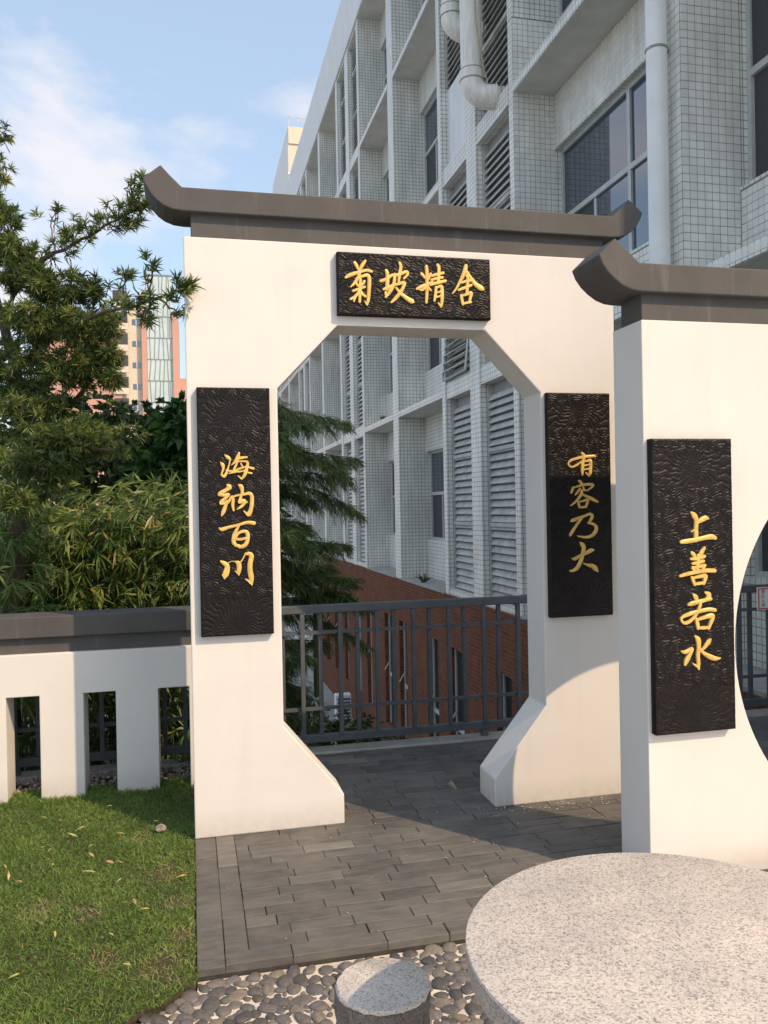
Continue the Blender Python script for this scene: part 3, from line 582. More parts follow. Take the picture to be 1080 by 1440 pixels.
me = bpy.data.meshes.new('lawn_stone'); bm.to_mesh(me); bm.free(); me.materials.append(M['gravel'])
o = bpy.data.objects.new('lawn_stone', me); o.location = (-0.17, 0.16, 0.012); COL.objects.link(o)
tag(o, 'single tan stone lying in the shaded lawn near the white gate', 'stone')

# rubble and gravel between low wall and kerb
def chips(name, n, xr, yr, zf, sr, mat, label, flat=0.6):
    base = np.array([(1,0,0),(-1,0,0),(0,1,0),(0,-1,0),(0,0,1),(0,0,-1)], float)
    F8 = np.array([(0,2,4),(2,1,4),(1,3,4),(3,0,4),(2,0,5),(1,2,5),(3,1,5),(0,3,5)])
    s = rng.uniform(*sr, size=(n, 1, 1))*rng.uniform(0.55, 1.3, size=(n, 1, 3))*np.array([1, 1, flat])
    th = rng.uniform(0, 6.28, n); c, q = np.cos(th), np.sin(th)
    V = (base[None]+rng.normal(0, .18, (n, 6, 3)))*s
    X = V[..., 0]*c[:, None]-V[..., 1]*q[:, None]; Y = V[..., 0]*q[:, None]+V[..., 1]*c[:, None]
    px = rng.uniform(*xr, n); py = rng.uniform(*yr, n)
    W = np.stack([X+px[:, None], Y+py[:, None], V[..., 2]+zf(px, py)[:, None]], -1).reshape(-1, 3)
    T = (np.arange(n)*6)[:, None, None]+F8[None]
    return tag(fast_mesh(name, W, None, T.reshape(-1, 3), mat), label, kind='stuff')
chips('gravel', 2600, (-3.2, -0.01), (0.86, 1.2), lambda x, y: -0.018+0.05*np.clip((y-0.95)/0.25, 0, 1)*rng.random(len(x)), (0.006, 0.022), M['gravel'], 'broken stone rubble behind the openings of the low wall')
chips('paint_chips', 170, (0.1, 3.2), (-1.1, 1.1), lambda x, y: np.full(len(x), 0.003), (0.0012, 0.0055), M['chip'], 'tiny pale chips scattered over the slate paving', 0.2)
chips('paint_chips', 110, (1.45, 2.2), (-0.12, 0.02), lambda x, y: np.full(len(x), 0.003), (0.002, 0.007), M['chip'], 'tiny pale chips along the foot of the white gate', 0.2)

# ================================================================ octagonal gate
GW, GH, GT = 2.295, 2.94, 0.235
gate = thing('octagonal_gate', (GW/2, GT/2, 0), 'white rendered garden gate with an eight-sided opening and grey upturned coping', 'gate')
out = [(0,0),(0.742,0),(0.742,0.150),(0.442,0.518),(0.442,2.205),(0.752,2.530),(1.543,2.530),(1.853,2.205),(1.853,0.518),(1.553,0.150),(1.553,0),(GW,0),(GW,GH),(0,GH)]
MB().prism(out, 0, GT).build('wall', M['plaster'], gate, bevel=0.006)
MB().box(0.037, GW-0.037, 0.037, GT-0.037, GH-0.002, 3.066).build('frieze_band', M['coping'], gate, bevel=0.004)
def coping(x0, x1, zb, zt, ya, yb, tips, parent, name='coping'):
    """fascia with upturned ends; tip outline given for the left end relative to (x0, zb)"""
    low, topp = tips
    L = [(x0+dx, zb+dz) for dx, dz in low]; T = [(x0+dx, zb+dz) for dx, dz in topp]
    R = [(x1-dx, zb+dz) for dx, dz in low][::-1]; RT = [(x1-dx, zb+dz) for dx, dz in topp][::-1]
    poly = L+R+RT+T
    return MB().prism(poly, ya, yb).build(name, M['coping'], parent, bevel=0.006, ang=25)
lowA = [(-0.186, 0.147), (-0.172, 0.112), (-0.150, 0.075), (-0.122, 0.044), (-0.090, 0.021), (-0.048, 0.005), (0.0, 0.0)]
topA = [(-0.002, 0.116), (-0.060, 0.172), (-0.100, 0.216)]
coping(0, GW, 3.062, 3.17, -0.004, GT+0.004, (lowA, topA), gate)

# ================================================================ moon gate
MX0, MX1, MY0, MY1, MH = 1.855, 4.53, -1.0226, -0.783, 2.366
moon = thing('moon_gate', ((MX0+MX1)/2, (MY0+MY1)/2, 0), 'white rendered garden wall with a large round moon opening cut by the photo edge', 'gate')
cx, cz, R_ = 3.206, 0.979, 0.929
angs = sorted(set([2*math.pi*k/128 for k in range(128)]+[math.atan2(zz-cz, xx-cx) % (2*math.pi) for xx in (MX0, MX1) for zz in (0, MH)]))
def edge_pt(a):
    dx, dz = math.cos(a), math.sin(a); t = 1e9
    if dx > 1e-9: t = min(t, (MX1-cx)/dx)
    if dx < -1e-9: t = min(t, (MX0-cx)/dx)
    if dz > 1e-9: t = min(t, (MH-cz)/dz)
    if dz < -1e-9: t = min(t, (0-cz)/dz)
    return cx+dx*t, cz+dz*t
K = len(angs); V = []
for yy in (MY0, MY1):
    V += [(cx+R_*math.cos(a), yy, cz+R_*math.sin(a)) for a in angs]+[(edge_pt(a)[0], yy, edge_pt(a)[1]) for a in angs]
F = []
for i in range(K):
    j = (i+1) % K
    F += [(i, K+i, K+j, j), (2*K+j, 3*K+j, 3*K+i, 2*K+i), (i, j, 2*K+j, 2*K+i), (K+j, K+i, 3*K+i, 3*K+j)]
MB().add(V, [f[::-1] for f in F]).build('wall', M['plaster'], moon, bevel=0.005, ang=60)
MB().box(MX0+0.022, MX1-0.022, MY0+0.034, MY1-0.034, MH-0.002, 2.486).build('frieze_band', M['coping'], moon, bevel=0.004)
lowB = [(-0.192, 0.144), (-0.176, 0.106), (-0.150, 0.072), (-0.118, 0.043), (-0.080, 0.018), (-0.040, 0.004), (0.0, 0.0)]
topB = [(-0.006, 0.120), (-0.065, 0.172), (-0.116, 0.216)]
coping(MX0, MX1, 2.482, 2.602, MY0-0.006, MY1+0.006, (lowB, topB), moon)

# ================================================================ low wall with slots
low = thing('low_wall', (-1.5, 0.94, 0), 'low white garden wall with upright slots and a dark grey coping beside the lawn', 'wall')
LX0, LX1, LY0, LY1 = -3.3, 0.18, 0.83, 1.05
poly = [(LX0, -0.02)]
xs = [-1.014+0.41*k for k in range(-5, 3)]
for x in xs: poly += [(x, -0.02), (x, 0.578), (x+0.175, 0.578), (x+0.175, -0.02)]
poly += [(LX1, -0.02), (LX1, 0.815), (LX0, 0.815)]
MB().prism(poly, LY0, LY1).build('wall', M['plaster'], low, bevel=0.005)
MB().box(LX0, LX1-0.03, LY0+0.035, LY1-0.035, 0.812, 0.912).build('frieze_band', M['coping'], low, bevel=0.003)
MB().box(LX0, LX1+0.02, LY0-0.006, LY1+0.006, 0.906, 1.026).build('coping', M['coping'], low, bevel=0.006)

# ================================================================ carved plaques
def carve(u, v, seed, flow):
    """cloud-scroll relief height, 0..1"""
    r = np.random.default_rng(seed)
    W, H = u.max()-u.min(), v.max()-v.min()
    wu = u+0.006*np.sin(v*61+seed)+0.0035*np.sin(v*140+u*50); wv = v+0.006*np.sin(u*57+seed*2)+0.0035*np.sin(u*133-v*61)
    C = []
    for _ in range(6000):                                  # scroll centres, well apart
        q = (r.uniform(0.01, W-0.01), r.uniform(0.01, H-0.01), r.uniform(0.020, 0.044))
        if all(math.hypot((q[0]-c[0])/flow, q[1]-c[1]) > (q[2]+c[2])*0.86 for c in C): C.append(q)
    best = np.full(u.shape, 9.0); dist = best.copy(); ang = np.zeros(u.shape); sgn = np.zeros(u.shape)
    for i, (a, b, R) in enumerate(C):
        du, dv = (wu-a)/flow, wv-b; dd = np.hypot(du, dv); m = dd/R < best
        best = np.where(m, dd/R, best); dist = np.where(m, dd, dist); ang = np.where(m, np.arctan2(dv, du), ang); sgn = np.where(m, 1 if i % 2 else -1, sgn)
    pitch = 0.0125
    spiral = np.abs(np.cos(dist*np.pi/pitch+0.5*sgn*ang))
    dome = np.clip(1.15-best, 0, 1)**0.5
    h = 0.62*(1-(1-spiral)**2.2)+0.45*dome
    if flow < 1.5:                                         # fans of wave lines at the foot, and round the crest at the top
        for (cx0, cy0, z0, z1, n_) in ((W*0.5, 0.02, 0.0, 0.17*H, 34), (W*0.5, 0.90*H, 0.84*H, 0.97*H, 26)):
            a_ = np.arctan2(wv-cy0, wu-cx0); rr_ = np.hypot(wu-cx0, wv-cy0)
            fan = 1-(1-np.abs(np.cos(a_*n_/2+rr_*26+1.3*np.sin(rr_*60))))**2.2
            k = np.clip((z1-v)/0.03, 0, 1)*np.clip((v-z0+0.02)/0.03, 0, 1)
            h = h*(1-0.7*k)+k*0.7*fan*0.55
    else:
        fl = 1-(1-np.abs(np.cos((wv+0.05*np.sin(wu*9+seed)+0.016*np.sin(wu*30+wv*20))*np.pi/0.015)))**2.2
        k = np.clip((best-0.75)/0.3, 0, 1); h = h*(1-k)+k*fl*0.7
    return np.clip(h, 0, 1.1)
def plaque(x0, x1, z0, z1, yw, seed, flow, label, chars):
    t = thing('plaque', ((x0+x1)/2, yw-0.03, (z0+z1)/2), label, 'plaque', 'carved black plaques with gold characters')
    nx, nz_ = int((x1-x0)/0.0026), int((z1-z0)/0.0026)
    U, Vv = np.meshgrid(np.linspace(x0, x1, nx), np.linspace(z0, z1, nz_))
    e = np.minimum(np.minimum(U-x0, x1-U), np.minimum(Vv-z0, z1-Vv)); m = np.clip(e/0.012, 0, 1)
    hgt = 0.0070*carve(U-x0, Vv-z0, seed, flow)*np.clip(e/0.006, 0.35, 1)+0.001*(1-m)
    yf = yw-0.034
    V = np.stack([U, yf-hgt, Vv], -1).reshape(-1, 3)
    idx = np.arange(nx*nz_).reshape(nz_, nx)
    q = np.stack([idx[:-1, :-1], idx[:-1, 1:], idx[1:, 1:], idx[1:, :-1]], -1).reshape(-1, 4)
    ring = np.concatenate([idx[0, :], idx[1:, -1], idx[-1, -2::-1], idx[-2:0:-1, 0]])
    B = V[ring].copy(); B[:, 1] = yw-0.002; nb = len(ring); k0 = len(V)
    side = np.array([(ring[i], k0+i, k0+(i+1) % nb, ring[(i+1) % nb]) for i in range(nb)])
    fast_mesh('board', np.concatenate([V, B]), np.concatenate([q, side]), None, M['board'], t, True)
    me = bpy.data.objects[-1].data if False else None
    cx_, cz_ = (x0+x1)/2, (z0+z1)/2
    for c in chars: character(c, cx_, cz_, yf-0.0062, t)
    return t
def character(key, cx_, cz_, y0, parent):
    b = MB()
    for si, st in enumerate(STROKES[key]):
        p = np.array(st, float)/1000.0
        if len(p) == 2: p = np.array([p[0], (p[0]+p[1])/2, p[1]])
        P = []
        for i in range(len(p)-1):                       # Catmull-Rom through the traced points
            a = p[max(i-1, 0)]; q0, q1 = p[i], p[i+1]; z = p[min(i+2, len(p)-1)]
            for k in range(5):
                t = k/5.0
                P.append(0.5*((2*q0)+(-a+q1)*t+(2*a-5*q0+4*q1-z)*t*t+(-a+3*q0-3*q1+z)*t**3))
        P.append(p[-1]); P = np.array(P)
        d = np.gradient(P[:, :2], axis=0); d /= np.maximum(np.linalg.norm(d, axis=1, keepdims=True), 1e-9)
        w = np.maximum(P[:, 2]*0.56, 0.0014)
        pre, post = [], []
        for f in (0.95, 0.6): pre.append((P[0, 0]-d[0, 0]*w[0]*f, P[0, 1]-d[0, 1]*w[0]*f, w[0]*math.sqrt(1-f*f)))
        for f in (0.6, 0.95): post.append((P[-1, 0]+d[-1, 0]*w[-1]*f, P[-1, 1]+d[-1, 1]*w[-1]*f, w[-1]*math.sqrt(1-f*f)))
        C = np.array(pre+[(a[0], a[1], ww) for a, ww in zip(P, w)]+post)
        dd = np.concatenate([[d[0]]*2, d, [d[-1]]*2]); nrm = np.stack([-dd[:, 1], dd[:, 0]], 1)
        hh = 0.0060*(1+0.035*si)
        prof = [(-1, -0.006/hh), (-1, 0.62), (-0.80, 0.95), (0, 1.0), (0.80, 0.95), (1, 0.62), (1, -0.006/hh)]
        V, F = [], []
        for i in range(len(C)):
            for (o_, h_) in prof:
                e = min(1.0, 0.45+C[i, 2]/0.006)
                V.append((cx_+C[i, 0]+nrm[i, 0]*C[i, 2]*o_, y0-(h_*hh if h_ < 0 else h_*hh*e), cz_+C[i, 1]+nrm[i, 1]*C[i, 2]*o_))
        m_ = len(prof)
        for i in range(len(C)-1):
            for k in range(m_-1): F.append((i*m_+k, i*m_+k+1, (i+1)*m_+k+1, (i+1)*m_+k))
        F.append(tuple(range(m_))); F.append(tuple((len(C)-1)*m_+k for k in range(m_-1, -1, -1)))
        b.add(V, F)
    me = bpy.data.meshes.new('character'); me.from_pydata(b.v, [], b.f); me.materials.append(M['gold'])
    bm = bmesh.new(); bm.from_mesh(me); bmesh.ops.recalc_face_normals(bm, faces=bm.faces); bm.to_mesh(me); bm.free()
    me.polygons.foreach_set('use_smooth', [True]*len(me.polygons)); me.set_sharp_from_angle(angle=rad(50)); me.update()
    return link(bpy.data.objects.new('character', me), parent)
plaque(0.750, 1.563, 2.577, 2.893, 0, 3, 2.4, 'wide black carved plaque with four gold characters over the gate opening', ['chrysanthemum', 'slope', 'essence', 'house'])
plaque(0.048, 0.399, 0.990, 2.201, 0, 5, 1.0, 'tall black carved plaque with gold characters between the lawn wall and the eight-sided opening', ['sea', 'accept', 'hundred', 'river'])
plaque(1.874, 2.239, 0.995, 2.200, 0, 8, 1.0, 'tall black carved plaque half in shadow on the right leg of the eight-sided gate', ['have', 'tolerance', 'thus', 'big'])
plaque(1.870, 2.245, 0.635, 1.866, MY0, 12, 1.0, 'tall black carved plaque with gold characters on the moon gate wall', ['above', 'virtue', 'like', 'water'])

# ================================================================ railing
rail = thing('metal_railing', (0.8, 1.285, 0), 'dark grey metal railing with square bars along the terrace edge', 'railing')
RX0, RX1, RY = -3.3, 4.53, 1.285
MB().box(RX0, RX1, RY-0.03, RY+0.03, 0.915, 0.968).build('top_rail', M['rail'], rail, bevel=0.005)
for z in (0.775, 0.272): MB().box(RX0, RX1, RY-0.010, RY+0.010, z, z+0.022).build('middle_rail', M['rail'], rail)
MB().box(RX0, RX1, RY-0.022, RY+0.022, 0.062, 0.112).build('bottom_rail', M['rail'], rail, bevel=0.004)
bar = MB().box(-0.0135, 0.0135, -0.0135, 0.0135, 0.113, 0.914); bme = bpy.data.meshes.new('bar'); bme.from_pydata(bar.v, [], bar.f); bme.materials.append(M['rail']); bme.update()
post = MB().box(-0.022, 0.022, -0.022, 0.022, 0.012, 0.062); pme = bpy.data.meshes.new('foot'); pme.from_pydata(post.v, [], post.f); pme.materials.append(M['rail']); pme.update()
k = 0; x = 0.958-0.2515*16
while x < RX1-0.03:
    o = bpy.data.objects.new('bar', bme); o.location = (x, RY+(-0.0245 if k % 2 == 0 else 0.0245)*1.0, 0); link(o, rail)
    if k % 12 == 4:
        o = bpy.data.objects.new('foot', pme); o.location = (x, RY, 0); link(o, rail)
    x += 0.12575; k += 1

# warning sign wired to the railing
sg = thing('notice_sign', (4.235, 1.225, 0.88), 'small white notice board with red border tied to the railing beyond the moon opening', 'sign')
MB().box(4.110, 4.360, 1.228, 1.236, 0.785, 0.955).build('board', M['white'], sg, bevel=0.003)
fr = MB()
for (a, b_, c, d_) in [(4.118, 4.352, 0.940, 0.948), (4.118, 4.352, 0.792, 0.800), (4.118, 4.126, 0.800, 0.940), (4.344, 4.352, 0.800, 0.940)]: fr.box(a, b_, 1.2255, 1.2285, c, d_)
fr.build('border', M['red'], sg)
def text(s, x, yy, z, size, mat, parent):
    cu = bpy.data.curves.new('lettering', 'FONT'); cu.body = s; cu.size = size; cu.extrude = 0.0008; cu.align_x = 'CENTER'; cu.align_y = 'CENTER'; cu.materials.append(mat)
    o = bpy.data.objects.new('lettering', cu); COL.objects.link(o)
    me = bpy.data.meshes.new_from_object(o.evaluated_get(bpy.context.evaluated_depsgraph_get())); bpy.data.objects.remove(o); bpy.data.curves.remove(cu)
    o = bpy.data.objects.new('lettering', me); o.location = (x, yy, z); o.rotation_euler = (rad(90), 0, 0); return link(o, parent)
text('禁\n止', 4.160, 1.2265, 0.905, 0.032, M['red'], sg)
text('入\n内', 4.160, 1.2265, 0.835, 0.032, M['ink'], sg)

# ================================================================ granite table and stool
tb = thing('round_table', (0.923, -2.7185, -0.045), 'large round pale granite table with a speckled flat top', 'table')
def lathe(prof, cx_, cy_, seg, wob=0.0, seed=1):
    r = np.random.default_rng(seed); V, F = [], []
    for i, (rr, z) in enumerate(prof):
        for k in range(seg):
            a = 2*math.pi*k/seg; q = rr*(1+(wob*r.normal() if wob else 0))
            V.append((cx_+q*math.cos(a), cy_+q*math.sin(a), z))
    for i in range(len(prof)-1):
        for k in range(seg): F.append((i*seg+k, i*seg+(k+1) % seg, (i+1)*seg+(k+1) % seg, (i+1)*seg+k))
    F.append(tuple(range(seg-1, -1, -1))); F.append(tuple((len(prof)-1)*seg+k for k in range(seg)))
    return MB().add(V, F)
lathe([(0.41, 0.7425), (0.4245, 0.7430), (0.4248, 0.7465), (0.4235, 0.7490), (0.4205, 0.75)], 0.923, -2.7185, 160).build('table_top', M['granite'], tb, smooth=True)
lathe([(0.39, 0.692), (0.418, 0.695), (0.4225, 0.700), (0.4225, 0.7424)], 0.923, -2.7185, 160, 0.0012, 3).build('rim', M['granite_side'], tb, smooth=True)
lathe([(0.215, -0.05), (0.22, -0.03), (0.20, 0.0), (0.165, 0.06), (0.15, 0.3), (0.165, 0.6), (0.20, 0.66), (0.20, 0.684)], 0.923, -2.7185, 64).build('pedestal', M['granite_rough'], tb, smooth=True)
st = thing('stone_stool', (0.4515, -2.135, -0.045), 'small round stone stool with smooth pale seat and rough dark side', 'stool')
SX, SY, SR = 0.4515, -2.135, 0.1185
def rough_drum():
    r = np.random.default_rng(4); seg, V, F = 72, [], []
    zs = np.concatenate([np.linspace(-0.05, 0.395, 22), [0.404, 0.409]])
    ph = r.uniform(0, 6.28, 8)
    for z in zs:
        for k in range(seg):
            a = 2*math.pi*k/seg
            q = SR*(1.0+0.018*math.sin(7*a+ph[0])+0.012*math.sin(23*a+ph[1]+z*18)-0.05*max(0, math.sin(4*a+ph[2]))**8*(1 if z < 0.40 else .4))
            if z < 0.39: q += r.normal(0, 0.0022)-0.003
            V.append((SX+q*math.cos(a), SY+q*math.sin(a), z))
    for i in range(len(zs)-1):
        for k in range(seg): F.append((i*seg+k, i*seg+(k+1) % seg, (i+1)*seg+(k+1) % seg, (i+1)*seg+k))
    F.append(tuple((len(zs)-1)*seg+k for k in range(seg)))
    return MB().add(V, F)
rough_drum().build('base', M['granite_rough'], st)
lathe([(SR*0.985, 0.4095), (SR*0.992, 0.413), (SR*0.985, 0.4175), (SR*0.965, 0.4205)], SX, SY, 72, 0.012, 9).build('seat', M['granite'], st, smooth=True)
# ================================================================ teaching building
XF, XR = 4.608, 5.235                      # fin face, recessed wall
BASE = [0.0, 3.76, 7.63, 11.38]; SOFF = [3.63, 7.50, 11.25, 14.72]
Y_END = 44.6
fins = [(-2.86, -2.50), (-0.80, -0.45), (2.846, 3.16), (6.93, 7.11), (8.534, 9.0), (10.377, 10.573), (13.893, 14.384), (17.576, 17.808), (19.035, 19.524),
        (20.80, 21.07), (24.30, 24.66), (27.54, 27.80), (29.05, 29.45), (30.75, 31.0), (34.3, 34.7), (37.9, 38.2), (39.4, 39.8), (41.0, 41.3), (44.2, 44.6)]
kinds = ['W', 'W', 'W', 'L', 'L', 'W', 'W', 'L', 'L', 'W', 'W', 'L', 'L', 'W', 'W', 'L', 'L', 'W']
bld = thing('teaching_building', (8, 20, -4.6), 'long white tiled teaching building with deep fins, louvers and a red brick base', 'building')
def part(mb, name, mat, parent=None, **k): return mb.build(name, mat, parent or bld, **k)
part(MB().box(XR+0.32, 12.5, -2.5, Y_END, -4.6, 16.38), 'solid_core', M['void'])  # unseen dark block added so sun cannot leak through the windows
for (a, b_) in fins: part(MB().box(XF, XR+0.30, a, b_, -0.015, 14.745), 'fin', M['tile'])
part(MB().box(4.578, 12.6, -2.86, Y_END+0.2, 14.75, 16.45), 'parapet', M['render'])
BASE_WIN = [(5.2, 5.9), (7.23, 7.86), (9.45, 10.24), (10.95, 11.66), (13.3, 13.95), (14.7, 15.4), (16.9, 17.5), (18.3, 19.0), (20.2, 20.8), (21.9, 22.6), (23.6, 24.2)]
bb = MB(); yb = -2.86
for (a, b_) in BASE_WIN: bb.box(XF-0.06, XR, yb, a, -3.6, -0.93); yb = b_
bb.box(XF-0.06, XR, yb, 25.4, -3.6, -0.93).box(XF-0.06, XR+0.31, -2.86, 25.4, -0.93, -0.02).box(XF-0.06, XR+0.31, -2.86, 25.4, -4.6, -3.6)
part(bb, 'brick_base', M['brick'])
part(MB().box(XF+0.05, XR+0.31, 25.4, Y_END, -4.6, -0.02), 'rear_base', M['tile'])
slat_meshes = {}
n_slat = 0
def louver(y0, y1, z0, z1, single):
    """one louver panel between two fins; slats tilted outwards"""
    global n_slat
    y0 += 0.012; y1 -= 0.012
    X = XF+0.13
    pnl = part(MB().box(X+0.085, X+0.13, y0, y1, z0, z1), 'louver_panel', M['panel'])
    fr = MB().box(X-0.01, X+0.10, y0, y0+0.03, z0, z1).box(X-0.01, X+0.10, y1-0.03, y1, z0, z1)
    k = 1
    while z0+1.2*k < z1-0.5: fr.box(X-0.02, X+0.10, y0+0.03, y1-0.03, z0+1.2*k-0.03, z0+1.2*k+0.03); k += 1
    fr.build('frame', M['louver'], pnl)
    w = round(y1-y0-0.07, 3); pitch = 0.122; n = int((z1-z0-0.08)/pitch)
    V = [(-0.046, -w/2, -0.052), (-0.046, w/2, -0.052), (0.010, w/2, 0.038), (0.010, -w/2, 0.038), (-0.053, -w/2, -0.042), (-0.053, w/2, -0.042), (0.003, w/2, 0.048), (0.003, -w/2, 0.048)]
    Fc = [(0, 1, 2, 3), (7, 6, 5, 4), (0, 4, 5, 1), (1, 5, 6, 2), (2, 6, 7, 3), (3, 7, 4, 0)]
    rest = MB()
    for i in range(n):
        c = (X+0.045, (y0+y1)/2, z0+0.07+i*pitch)
        if single and n_slat < 290:
            if w not in slat_meshes:
                me = bpy.data.meshes.new('slat'); me.from_pydata(V, [], Fc); me.materials.append(M['louver']); me.update(); slat_meshes[w] = me
            o = bpy.data.objects.new('slat', slat_meshes[w]); o.location = c; link(o, pnl); n_slat += 1
        else: rest.add([(a+c[0], b_+c[1], z+c[2]) for a, b_, z in V], Fc)
    if rest.v: tag(rest.build('louver_blades', M['louver'], pnl), kind='stuff')
def window(y0, y1, z0, z1, fl, bay):
    X = XR+0.10; t = 0.055; ym = y0+(y1-y0)*0.5; zt = z0+(z1-z0)*0.52; q = y0+(y1-y0)*0.74
    w = part(MB().box(X+0.06, X+0.07, y0, y1, z0, z1), 'window', M['void'])
    fr = MB().box(X-0.01, X+0.05, y0, y1, z1-t, z1).box(X-0.012, X+0.05, y0, y1, z0, z0+t).box(X-0.01, X+0.05, y0, y0+t, z0+t, z1-t).box(X-0.01, X+0.05, y1-t, y1, z0+t, z1-t)
    fr.box(X-0.012, X+0.05, y0+t, y1-t, zt-0.035, zt+0.035).box(X-0.009, X+0.05, ym-0.035, ym+0.035, z0+t, zt-0.035).box(X-0.009, X+0.05, ym-0.035, ym+0.035, zt+0.035, z1-t)
    fr.box(X+0.004, X+0.05, q-0.028, q+0.028, z0+t, zt-0.035)
    fr.build('frame', M['alu'], w)
    ys = [(y0+t, ym-0.035), (ym+0.035, y1-t)]
    for (a, b_) in ys: MB().box(X+0.022, X+0.030, a, b_, zt+0.035, z1-t).build('pane', M['glass'], w)
    MB().box(X+0.022, X+0.030, y0+t, ym-0.035, z0+t, zt-0.035).build('pane', M['glass'], w)
    MB().box(X+0.022, X+0.030, ym+0.035, q-0.028, z0+t, zt-0.035).build('pane', M['glass'], w)
    MB().box(X+0.030, X+0.038, q+0.028, y1-t, z0+t, zt-0.035).build('dark_window_panel', M['dark_panel'], w)
    if (fl+bay) % 2 == 0 and bay != 2:
        MB().box(X+0.014, X+0.018, ym+0.4*(y1-ym), y1-t, zt+0.035, z1-t).build('dark_window_panel', M['dark_panel'], w)  # dark sheet over part of the upper glass
wb = 0
for bi, kd in enumerate(kinds):
    y0, y1 = fins[bi][1], fins[bi+1][0]
    for fl in range(4):
        b0, s0 = BASE[fl], SOFF[fl]
        if kd == 'W':
            zs, zl = b0+0.87, s0-0.78
            part(MB().box(XR, XR+0.30, y0, y1, b0 if fl else -0.015, zs), 'sill_wall', M['tile'])
            part(MB().box(XR-0.006, XR+0.30, y0, y1, zl, s0), 'lintel', M['tile'])
            if fl == 0 and bi in (4, 5): pass
            window(y0+0.004, y1-0.004, zs, zl, fl, bi)
            top = BASE[fl+1] if fl < 3 else 14.745
            part(MB().box(XF-0.006, XR+0.30, y0, y1, s0, top-0.006).box(XF-0.002, XR, y0, y1, top-0.006, top), 'floor_slab', M['tile'])
            part(MB().box(XF+0.01, XR-0.008, y0+0.004, y1-0.004, s0-0.008, s0-0.001), 'soffit', M['soffit'])
        else:
            top = BASE[fl+1] if fl < 3 else 14.745
            z0, z1 = b0+0.10, s0-0.06
            if fl == 2 and bi == 4:
                part(MB().box(XF+0.15, XF+0.19, y0, y1, z0, z0+1.5), 'blank_panel', M['render']); z0 += 1.55
            louver(y0, y1, z0, z1, bi in (3, 4))
            part(MB().box(XF+0.02, XR+0.30, y0, y1, s0-0.06, top+(0.10 if fl < 3 else 0)), 'floor_slab', M['tile'])
            if fl == 0: part(MB().box(XF+0.02, XR+0.30, y0, y1, -0.015, b0+0.10), 'floor_slab', M['tile'])
# ledges of the ground-floor recesses
for bi, kd in enumerate(kinds):
    if kd == 'W': part(MB().box(XF-0.03, XR, fins[bi][1]+0.003, fins[bi+1][0]-0.003, -0.019, 0.02), 'ledge', M['concrete'])
# the tilted open louver leaf on the second floor
lv = MB()
yA, yB, zA, zB, dep = 9.06, 10.33, 3.90, 5.4, 0.16
def on_leaf(t, y): return (XF+0.10-dep*(1-t)*1.0, y, zA+t*(zB-zA))
leafp = part(MB().tube([on_leaf(0, yA), on_leaf(1, yA)], 0.022, 4).tube([on_leaf(0, yB), on_leaf(1, yB)], 0.022, 4).tube([on_leaf(0, yA), on_leaf(0, yB)], 0.022, 4).tube([on_leaf(1, yA), on_leaf(1, yB)], 0.022, 4), 'open_louver_leaf', M['alu'])
for i in range(1, 10):
    a, b_ = on_leaf(i/10, yA), on_leaf(i/10, yB)
    MB().add([(a[0]-0.05, a[1], a[2]-0.02), (b_[0]-0.05, b_[1], b_[2]-0.02), (b_[0]+0.03, b_[1], b_[2]+0.03), (a[0]+0.03, a[1], a[2]+0.03),
              (a[0]-0.05, a[1], a[2]-0.008), (b_[0]-0.05, b_[1], b_[2]-0.008), (b_[0]+0.03, b_[1], b_[2]+0.042), (a[0]+0.03, a[1], a[2]+0.042)],
             [(0, 1, 2, 3), (7, 6, 5, 4), (0, 4, 5, 1), (1, 5, 6, 2), (2, 6, 7, 3), (3, 7, 4, 0)]).build('slat', M['alu'], leafp)
# brick-base windows, set back in their openings
for (a, b_) in BASE_WIN:
    X = XF+0.06
    w = part(MB().box(X+0.03, X+0.05, a, b_, -3.6, -0.93), 'base_window', M['void'])
    MB().box(X-0.02, X+0.03, b_-0.06, b_, -3.6, -0.93).box(X-0.02, X+0.03, a, a+0.06, -3.6, -0.93).box(X-0.02, X+0.03, a+0.06, b_-0.06, -0.99, -0.93).box(X-0.02, X+0.03, a+0.06, b_-0.06, -2.46, -2.38).build('frame', M['alu'], w)
    MB().box(X+0.008, X+0.016, a+0.06, b_-0.06, -3.6, -2.46).build('pane', M['dark_pane'], w)
    MB().box(X+0.008, X+0.016, a+0.06, b_-0.06, -2.38, -0.99).build('pane', M['dark_pane'], w)
    MB().tube([(X-0.02, b_-0.08, -2.1), (X-0.16, b_-0.12, -2.3)], 0.014, 5).build('stay', M['alu'], w)

# near wall tiles as real pieces on fin faces, sill and slab edge
P_ = 0.08; tw = 0.0742
tile_list = []          # (origin, u axis, v axis, normal)
def tile_face(o, u, nu, nv, nrm, z0): 
    for j in range(nv):
        for i in range(nu): tile_list.append((o[0]+u[0]*(i+.5)*P_, o[1]+u[1]*(i+.5)*P_, z0+(j+.5)*P_, u, nrm))
y_f0, y_f1 = fins[2][0], fins[3][0]
tile_face((XF, y_f0, 0), (1, 0), 8, 62, (0, -1), 3.76)           # nearest fin, side
tile_face((XF, y_f0, 0), (0, 1), 4, 62, (-1, 0), 3.76)           # nearest fin, front
tile_face((XF, y_f1, 0), (1, 0), 8, 60, (0, -1), 3.76)           # second fin, side
tile_face((XF, y_f1, 0), (0, 1), 2, 60, (-1, 0), 3.76)
tile_face((XR, fins[1][1]+2.0, 0), (0, 1), 16, 10, (-1, 0), 3.78) # sill of the nearest bay
tile_face((XF-0.006, fins[1][1]+1.8, 0), (0, 1), 18, 1, (-1, 0), 3.655)
tile_face((XR, fins[2][1], 0), (0, 1), 46, 10, (-1, 0), 3.78)
